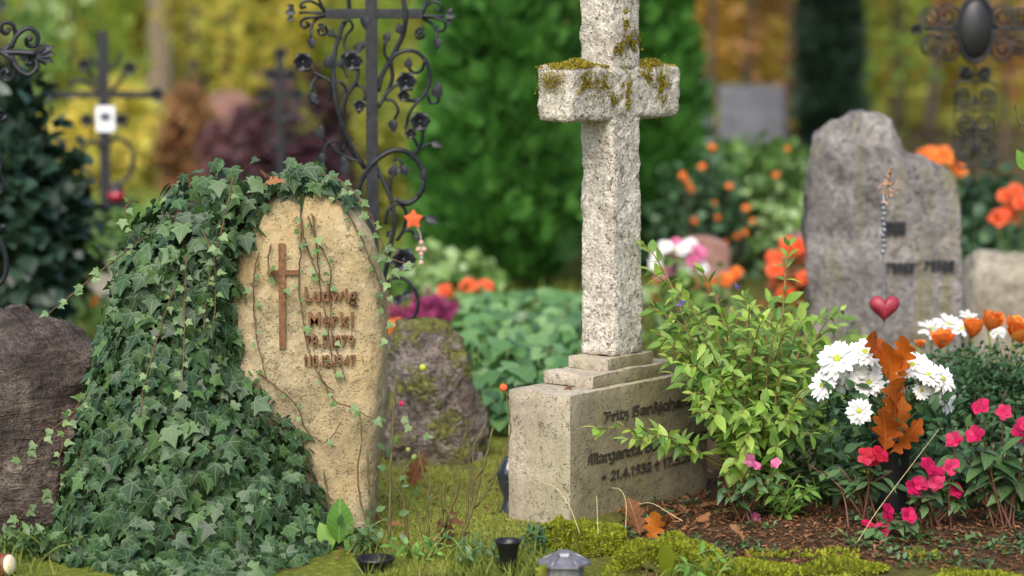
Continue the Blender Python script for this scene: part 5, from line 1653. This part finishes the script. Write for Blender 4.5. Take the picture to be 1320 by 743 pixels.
# ---------------------------------------------------------------- heart stake before the grey headstone
HD = 8.2
hb = GP(1140, HD)
HT = thing('heart_stake', 'red heart on a thin wire stake before the grey headstone', 'ornament', hb)
hc = P(1140, 396, HD)
w = 20 * HD / F
mk('stake', *tube(cr([hb - (0, 0, .05), P(1140, 450, HD), P(1139, 330, HD), P(1139, 250, HD)], 5), .004, 6), M_wire, HT)
th = np.linspace(0, 2 * math.pi, 41)[:-1]
hx = 16 * np.sin(th) ** 3 / 16; hz = (13 * np.cos(th) - 5 * np.cos(2 * th) - 2 * np.cos(3 * th) - np.cos(4 * th)) / 16
V = []
for s, y_ in ((.02, -.026), (.35, -.025), (.7, -.019), (.92, -.009), (1.0, 0), (.92, .009), (.7, .019), (.35, .025), (.02, .026)):
    V.append(np.stack([hc[0] + hx * s * w, np.full(40, hc[1] - .002 + y_), hc[2] + (hz * s + .0) * w], -1))
V = np.vstack(V)
Q = [(i * 40 + j, i * 40 + (j + 1) % 40, (i + 1) * 40 + (j + 1) % 40, (i + 1) * 40 + j) for i in range(8) for j in range(40)]
mk('heart', V, [q[::-1] for q in Q], M_heart, HT)
for i, y_ in enumerate(range(262, 330, 7)):
    c = P(1139 + (i % 3 - 1) * .8, y_, HD)
    mk('bead', *lathe([(.0005, -.009), (.007, -.006), (.009, 0), (.007, .006), (.0005, .009)], c, 8), M_wire, HT)
n = 26
c = P(1146, 238, HD)
V, Fc, U, rn = scatter(OVA[0], c + rng.normal(0, 1, (n, 3)) * (.014, .01, .022), frames(rdir(n) + (0, 0, .3), rdir(n)), rng.uniform(.018, .034, n))
mk('dried_flower', V, Fc, M_dryflower, HT, U, rn, kind='stuff')

# ---------------------------------------------------------------- rose bush and stalks in front
RD = 6.95
rb = GP(520, RD)
RS = thing('rose_bush', 'sparse bare rose canes rising in front of the headstones', 'shrub', rb)
zh = lambda L: [(420 + x * .2462, 560 + y * .2462) for x, y in L]
canes = [zh([(300, 760), (270, 640), (240, 500), (228, 300), (215, 80)]), zh([(330, 800), (332, 600), (335, 400), (340, 150), (362, -220), (385, -300)]), zh([(500, 760), (530, 640), (535, 480), (535, 340), (550, 260)]),
         zh([(545, 760), (600, 560), (650, 400), (690, 280), (695, 180)]), zh([(550, 770), (590, 620), (610, 480), (620, 250)]), zh([(590, 770), (680, 600), (760, 420), (820, 180), (850, 80), (875, -40)]),
         zh([(770, 390), (830, 330), (880, 230), (930, 120), (965, -10), (950, -180), (930, -250)]), zh([(735, 480), (745, 330), (755, 180), (740, 20)]), zh([(760, 420), (770, 200), (775, 60), (830, -30), (838, -110)]),
         zh([(430, 720), (425, 500), (400, 330), (330, 240), (290, 190)]), zh([(235, 520), (190, 380), (168, 200), (188, 0), (175, -120)]), zh([(20, 780), (22, 500), (10, 320), (-10, 200)]), zh([(400, 260), (405, 200), (440, 150), (462, 122)]), zh([(400, 250), (385, 190), (378, 120)]),
         zh([(545, 600), (500, 520), (470, 400)]), zh([(650, 470), (680, 430), (700, 380)]), zh([(265, 610), (200, 540), (120, 460)]), zh([(240, 270), (258, 235), (268, 205)]), zh([(820, 180), (780, 240), (765, 300)]), zh([(530, 280), (500, 160), (488, 90)])]
for c in canes:
    dd = RD + rng.uniform(-.05, .05)
    pts = [P(x, y, dd + .006 * i) for i, (x, y) in enumerate(c)]
    if c[0][1] > 735:
        pts[0][2] = float(G(pts[0][0], pts[0][1])) - .01
    cu = cr(pts, 6) ; cu += rng.normal(0, .001, cu.shape)
    main = c[0][1] > 735
    mk('cane', *tube(cu, [.0055, .0028] if main else [.0034, .0018], 6), M_rosestem, RS)
rl = []
for x, y, s, tx, tz in ((665, 640, .085, .3, .6), (700, 620, .07, .3, .9), (420, 720, .10, .1, .5), (70, 480, .05, .2, .9), (460, 330, .05, .2, .6), (380, 420, .05, .5, .2), (385, 520, .05, .4, -.3), (345, 130, .05, -.3, .8), (340, 60, .05, .4, .7), (310, 80, .04, -.5, .5), (380, 240, .035, .6, .4), (320, 180, .04, -.6, .2), (730, 690, .06, .3, -.6), (260, 400, .045, .6, .3), (250, 420, .04, -.5, .3), (480, 660, .05, .5, .3), (365, 300, .03, -.5, .4), (395, 270, .03, .7, .1), (530, 340, .03, .5, .5)):
    q = zh([(x, y)])[0]
    rl.append((P(q[0], q[1], RD - .02), np.array((tx, -.3, tz)), np.array((rng.normal(0, .3), -1, .4)), s))
rl = [(a_, b_, c_, s_ * .8) for a_, b_, c_, s_ in rl]
place(rl, RS, [OVA[1], OVA[0]], M_imp, 300, 'leaf')
bp = P(517, 524, RD - .01)
bloom(RS, bp, (.1, -.6, .9), .017, PET_CUP, leafm('rose_petal', ['#d8468a', '#e860a0'], .5, .3), ((6, .9, 1.0), (4, 1.2, .9)), None, name='rosebud')
def hip(x, y, r, m_, d=RD):
    mk('hip', *lathe([(.0005, -r), (r * .7, -r * .75), (r, 0), (r * .75, r * .7), (.0005, r)], P(x, y, d), 12), m_, RS)
hip(649, 500, .012, M_felt); hip(545, 474, .011, M_yolk); hip(534, 590, .010, M_greenstem); hip(526, 580, .008, M_greenstem)
n = 30
c = P(577, 682, RD - .02)
V, Fc, U, rn = scatter(OAK[0], c + rng.normal(0, 1, (n, 3)) * (.010, .01, .022), frames(rdir(n) + (0, 0, -.6), rdir(n)), rng.uniform(.02, .04, n))
mk('withered_leaf', V, Fc, M_deadleaf, RS, U, rn, kind='stuff')
# upright lettuce-like leaf at the foot of the headstone
LT = thing('dock_plant', 'single upright light green leaf at the foot of the headstone', 'plant', GP(437, 6.95))
lb = GP(437, 6.95)
for k, (dx, s, tx) in enumerate(((0, .135, .05), (-.02, .09, -.4), (.02, .07, .5))):
    V, Fc, U, rn = scatter(ovate(.3, 8, .25, .15, .5, .12), [lb + (dx, 0, .0 if k else .02)], frames(np.array([[tx, -.1, 1.0]]), np.array([[.2, -1, .2]])), [s])
    mk('leaf', V, Fc, M_green, LT, U, rn)

# ---------------------------------------------------------------- small grave goods in front
b = GP(727, 6.52)
LA = thing('grave_lantern', 'grey metal grave lantern with faceted lid at the bottom edge', 'lantern', b)
mk('body', *lathe([(.052, -.01), (.056, .01), (.054, .05), (.060, .054)], b, 8), M_zinc, LA, smooth=False)
mk('lid', *lathe([(.060, .052), (.074, .056), (.074, .062), (.030, .082), (.026, .090), (.018, .094), (.001, .095)], b, 6), M_zinc, LA, smooth=False)
for i in range(6):
    an = i * math.pi / 3
    r0 = np.array((math.cos(an), math.sin(an), 0))
    mk('lid_rib', *tube([b + r0 * .072 + (0, 0, .063), b + r0 * .05 + (0, 0, .075), b + r0 * .028 + (0, 0, .086)], .0035, 5), M_zinc, LA)
b = GP(655, 6.6)
mk_v = thing('grave_vase', 'black flared spike vase at the foot of the pedestal', 'vase', b)
mk('body', *lathe([(.018, -.02), (.020, .01), (.024, .05), (.031, .085), (.038, .098), (.0385, .102), (.034, .101), (.027, .085), (.020, .05), (.002, .045)], b, 24), M_black, mk_v)
b = GP(484, 6.68)
pt = thing('plant_pot', 'black empty plant pot at the foot of the rose canes', 'pot', b)
mk('pot', *lathe([(.040, -.03), (.046, .005), (.050, .026), (.054, .028), (.054, .036), (.048, .036), (.042, .0), (.002, -.005)], b, 24), M_black, pt)
b = GP(657, 7.5)
jg = thing('glazed_vase', 'glossy dark grey rounded vase peeking out behind the pedestal', 'vase', b)
mk('body', *lathe([(.03, -.01), (.032, .0), (.022, .03), (.020, .05), (.034, .085), (.042, .12), (.036, .150), (.018, .168), (.020, .175), (.012, .175)], b, 24), M_darkglaze, jg)
b = GP(9, 6.6)
rc = thing('grave_candle', 'red grave candle with cream lid lying at the bottom left corner', 'candle', b)
ax = np.array((.9, -.35, .12))
mk('glass', *lathe([(.028, -.13), (.031, -.12), (.031, -.01), (.028, .0)], b + (0, 0, .034), 24, ax), M_redglass, rc)
mk('rim', *lathe([(.0315, -.004), (.033, -.002), (.033, .005), (.0315, .007)], b + (0, 0, .034), 24, ax), M_bronze, rc)
mk('lid', *lathe([(.028, .007), (.028, .012), (.022, .018), (.012, .021), (.001, .022)], b + (0, 0, .034), 24, ax), M_cream, rc)

# ---------------------------------------------------------------- moss cushions, grass and litter
def moss_cushion(label, px, d, rx, ry, h, n, mat=M_moss, seed=1.0):
    b = GP(px, d)
    t = thing('moss_cushion', label, 'moss', b, 'moss cushions in the foreground')
    zz = np.linspace(-.3, 1, 16)
    rr = np.sqrt(np.clip(1 - np.clip(zz, 0, 1) ** 2, .003, 1))
    V, Fc = loft(b[2] + zz * h, np.full(16, b[0]), np.full(16, b[1]), rx * rr, ry * rr, 40, 2.0)
    V = rough(V, h * .5, 9, 3, seed)
    mk('mound', V, Fc, M_mossbody, t)
    a_ = rng.uniform(0, 6.28, n); e_ = np.arcsin(rng.uniform(0, 1, n))
    o_ = np.stack([np.cos(a_) * np.cos(e_), np.sin(a_) * np.cos(e_), np.sin(e_)], -1)
    p_ = b + o_ * np.array((rx, ry, h))
    p_ = rough(p_, h * .5, 9, 3, seed)
    V, Fc, U, rn = scatter(TINY, p_ - o_ * .002, frames(o_ + rng.normal(size=(n, 3)) * .6, rdir(n)), rng.uniform(.006, .016, n))
    mk('moss_tuft', V, Fc, mat, t, U, rn, kind='stuff')
M_mossbody = plain('moss_body', '#3a3c14', '#5a5e1e', .95, 0, 60, 1.0, .01)
moss_cushion('round yellow green moss cushion against the pedestal corner', 748, 6.92, .115, .085, .085, 9000, seed=2)
moss_cushion('broad moss cushion right of the grey lantern', 862, 6.74, .15, .12, .065, 9500, seed=3)
moss_cushion('flat moss patch further right along the soil edge', 960, 6.60, .15, .08, .025, 5000, seed=4)
moss_cushion('low moss patch at the bottom right corner', 1265, 6.5, .15, .05, .022, 2600, seed=5)
moss_cushion('low moss patch below the front magenta impatiens', 1085, 6.58, .12, .05, .022, 2600, seed=6)

# fine moss and crumbs over the bed edge
n = 7000
p_ = ground_pts(780, 1340, 6.35, 6.8, n)
keep = np.array([noise.noise(Vector((q[0] * 6, q[1] * 6, 0))) > .12 for q in p_])
p_ = p_[keep]; n = len(p_)
V, Fc, U, rn = scatter(TINY, p_, frames(rng.normal(size=(n, 3)) * .6 + (0, 0, 1), rdir(n)), rng.uniform(.008, .02, n))
tag(mk('moss_carpet', V, Fc, M_moss, None, U, rn, kind='stuff'), 'thin moss creeping over the edge of the soil bed', 'moss')

# lawn
grass('lawn_grass', 'short yellow green grass between the headstone and the cross', np.vstack([ground_pts(450, 680, 7.1, 8.9, 30000), ground_pts(480, 700, 6.6, 7.1, 7000)]), M_grass, .010, .030, .9)
grass('long_grass', 'longer green grass at the bottom edge around the vase', np.vstack([ground_pts(580, 720, 6.5, 6.95, 1100), ground_pts(700, 980, 6.45, 6.6, 160), ground_pts(-20, 60, 6.5, 6.9, 120), ground_pts(455, 580, 6.5, 6.9, 160)]), M_grass_far, .03, .075, .45)
grass('meadow_grass', 'dark rough grass covering the ground between the far graves', np.vstack([ground_pts(-250, 1570, 8.9, 17, 30000), ground_pts(-250, 1570, 17, 36, 16000)]), M_grass_far, .05, .12, .5)
grass('meadow_grass', 'green grass between the boulder and the ivy', ground_pts(-60, 130, 7.0, 9.0, 2500), M_grass_far, .02, .05, .5)

# litter: countless crumbs, then leaves one could pick up
n = 9000
p_ = ground_pts(800, 1360, 6.6, 8.3, n) + np.stack([np.zeros(n), np.zeros(n), rng.uniform(.0, .012, n)], -1)
V, Fc, U, rn = scatter(OVA[0], p_, frames(rdir(n) * (1, 1, .35), rdir(n) * .5 + (0, 0, 1)), rng.uniform(.008, .026, n))
tag(mk('leaf_litter', V, Fc, M_deadleaf, None, U, rn, kind='stuff'), 'crumbled brown leaf litter and bark on the soil bed', 'leaf litter')
n = 900
p_ = ground_pts(430, 680, 6.8, 8.8, n) + (0, 0, .006)
V, Fc, U, rn = scatter(OVA[0], p_, frames(rdir(n) * (1, 1, .3), rdir(n) * .5 + (0, 0, 1)), rng.uniform(.008, .025, n))
tag(mk('leaf_litter', V, Fc, M_deadleaf, None, U, rn, kind='stuff'), 'small brown leaf crumbs scattered in the short grass', 'leaf litter')

n = 1500
p_ = ground_pts(800, 1360, 6.6, 7.9, n)
keep = np.array([noise.noise(Vector((q[0] * 4, q[1] * 4, 5))) > .05 for q in p_])
p_ = np.repeat(p_[keep], 4, 0); n = len(p_); p_ = p_ + rng.normal(0, .012, (n, 3)) * (1, 1, .3) + (0, 0, .01)
V, Fc, U, rn = scatter(OVA[1], p_, frames(rdir(n) * (1, 1, .4) + (0, 0, .3), rdir(n) * .5 + (0, 0, 1)), rng.uniform(.010, .026, n))
tag(mk('seedling', V, Fc, M_imp, None, U, rn, kind='stuff'), 'tiny green seedlings sprouting all over the soil bed', 'seedlings')
FL = {}
def fallen(label, pos, tip, nz, size, k=0, mat=M_deadleaf, group=None, kind='fallen_leaf'):
    V, Fc, U, rn = scatter(OAK[k], [(0, 0, 0)], np.eye(3)[None], [1.0])
    key = (k, mat.name)
    if key not in FL:
        FL[key] = make_mesh('fallen_leaf', V, Fc, mat, U)
    o = bpy.data.objects.new(kind, FL[key])
    R_ = frames(np.array([tip], float), np.array([nz], float))[0]
    M_ = Matrix(R_.tolist()).to_4x4() @ Matrix.Diagonal((size, size, size, 1))
    M_.translation = Vector([float(v) for v in pos])
    o.matrix_world = M_
    sc.collection.objects.link(o)
    tag(o, label, 'leaf', group)
    return o
g0 = GP(826, 7.02)
fallen('pale brown oak leaf standing against the dark pedestal face', g0 + (0, .02, .0), (-.2, .25, 1), (.4, -1, .2), .125, 0)
fallen('orange brown oak leaf leaning below the pedestal lettering', GP(838, 6.96) + (0, 0, .0), (.25, .1, 1), (-.3, -1, .3), .10, 1, M_oak)
fallen('small curled brown leaf upright right of the orange one', GP(850, 7.0), (.15, .1, 1), (.6, -1, .2), .08, 1)
fallen('salmon brown leaf on the grass behind the rose canes', GP(528, 7.9) + (0, 0, .01), (.3, -.1, .8), (.2, -1, .6), .12, 0)
fallen('yellowish dead leaf caught low in the ivy', P(303, 722, 6.83), (.3, -.1, 1), (.3, -1, .1), .095, 1, M_oak)
fallen('dry pinkish leaf lying on top of the ivy', P(338, 238, 7.04), (.9, -.3, .3), (-.1, -.6, 1), .07, 0)
fallen('curled brown leaf on top of the ivy, further right', P(356, 228, 7.08), (-.9, -.2, .1), (.1, -.5, 1), .05, 1)
fallen('brown leaf scrap on the lower pedestal step', P(738, 486, 7.45), (.9, .3, .05), (0, -.3, 1), .04, 0)
fallen('brown leaf scrap on the pedestal top edge', P(722, 503, 7.37), (.9, .1, .05), (0, -.3, 1), .045, 1)
lb = GP(857, 6.55)
YL = thing('plantain_leaf', 'yellow green spatula shaped leaf standing in the moss', 'leaf', lb)
V, Fc, U, rn = scatter(ovate(.2, 8, .3, .12, .7, .1), [lb - (0, 0, .01)], frames(np.array([[.04, -.1, 1.0]]), np.array([[.25, -1, .2]])), [.12])
mk('blade', V, Fc, M_moss, YL, U, rn)
fallen('yellow leaf beside the grey lantern', GP(697, 6.5), (.1, -.1, 1), (.3, -1, .3), .07, 1, M_yellow)
for i in range(18):
    x = rng.uniform(830, 1330); dd = rng.uniform(6.75, 7.6)
    fallen('dry brown leaf lying on the soil bed among the flowers', GP(x, dd) + (0, 0, .012), rdir(1)[0] * (1, 1, .2), (rng.normal(0, .3), -.35, 1), rng.uniform(.035, .075), i % 2, M_deadleaf, 'dry leaves on the soil bed')
for i in range(8):
    x = rng.uniform(450, 650); dd = rng.uniform(7.0, 8.6)
    fallen('dry brown leaf lying in the short grass between the stones', GP(x, dd) + (0, 0, .018), rdir(1)[0] * (1, 1, .2), (rng.normal(0, .3), -.35, 1), rng.uniform(.03, .06), i % 2, M_deadleaf, 'dry leaves in the short grass')
# dry straws
def straw(label, pts, d0, r=.0013):
    P3 = [P(x, y, d0 - .03 * i) for i, (x, y) in enumerate(pts)]
    P3[-1][2] = max(P3[-1][2], float(G(P3[-1][0], P3[-1][1])))
    o = mk('dry_straw', *tube(cr(P3, 6), [r * .6, r], 5), M_straw, None, loc=P3[-1])
    tag(o, label, 'straw')
M_straw = plain('straw', '#a89a6c', '#c8bc8c', .7)
straw('long straw arching past the front magenta impatiens', [(1210, 554), (1175, 600), (1130, 660), (1100, 705), (1082, 748)], 6.95)
straw('bent straw arching over the round moss cushion', [(698, 622), (718, 630), (735, 655), (748, 690)], 6.95)
straw('hooked dry stalk before the dark pedestal face', [(788, 629), (800, 632), (807, 650), (806, 690)], 7.0)
straw('fallen pale straw lying across the soil right of the oak leaves', [(822, 650), (840, 649), (860, 660), (880, 672)], 6.98)
straw('stiff straw in the moss left of the oak leaves', [(769, 640), (770, 660), (771, 690)], 6.9)
# leafy twig entering at the right edge
RT = thing('overhanging_twig', 'green leaf and buds on a twig at the right edge', 'plant', GP(1345, 7.6))
rb = GP(1345, 7.6)
mk('stem', *tube(cr([rb - (0, 0, .02), P(1350, 400, 7.6), P(1330, 210, 7.6), P(1312, 150, 7.58), P(1308, 135, 7.57)], 6), [.006, .0025], 6), M_rosestem, RT)
mk('stem', *tube(cr([P(1335, 230, 7.6), P(1322, 170, 7.6), P(1318, 160, 7.59)], 6), [.003, .002], 6), M_rosestem, RT)
place([(P(1328, 222, 7.59), np.array((-.55, -.2, .8)), np.array((-.5, -1, .3)), .085), (P(1326, 200, 7.6), np.array((.6, -.2, .5)), np.array((.3, -1, .3)), .07), (P(1330, 215, 7.6), np.array((-.2, -.2, 1)), np.array((-.5, -1, .3)), .06)], RT, OVA, M_green, 10)
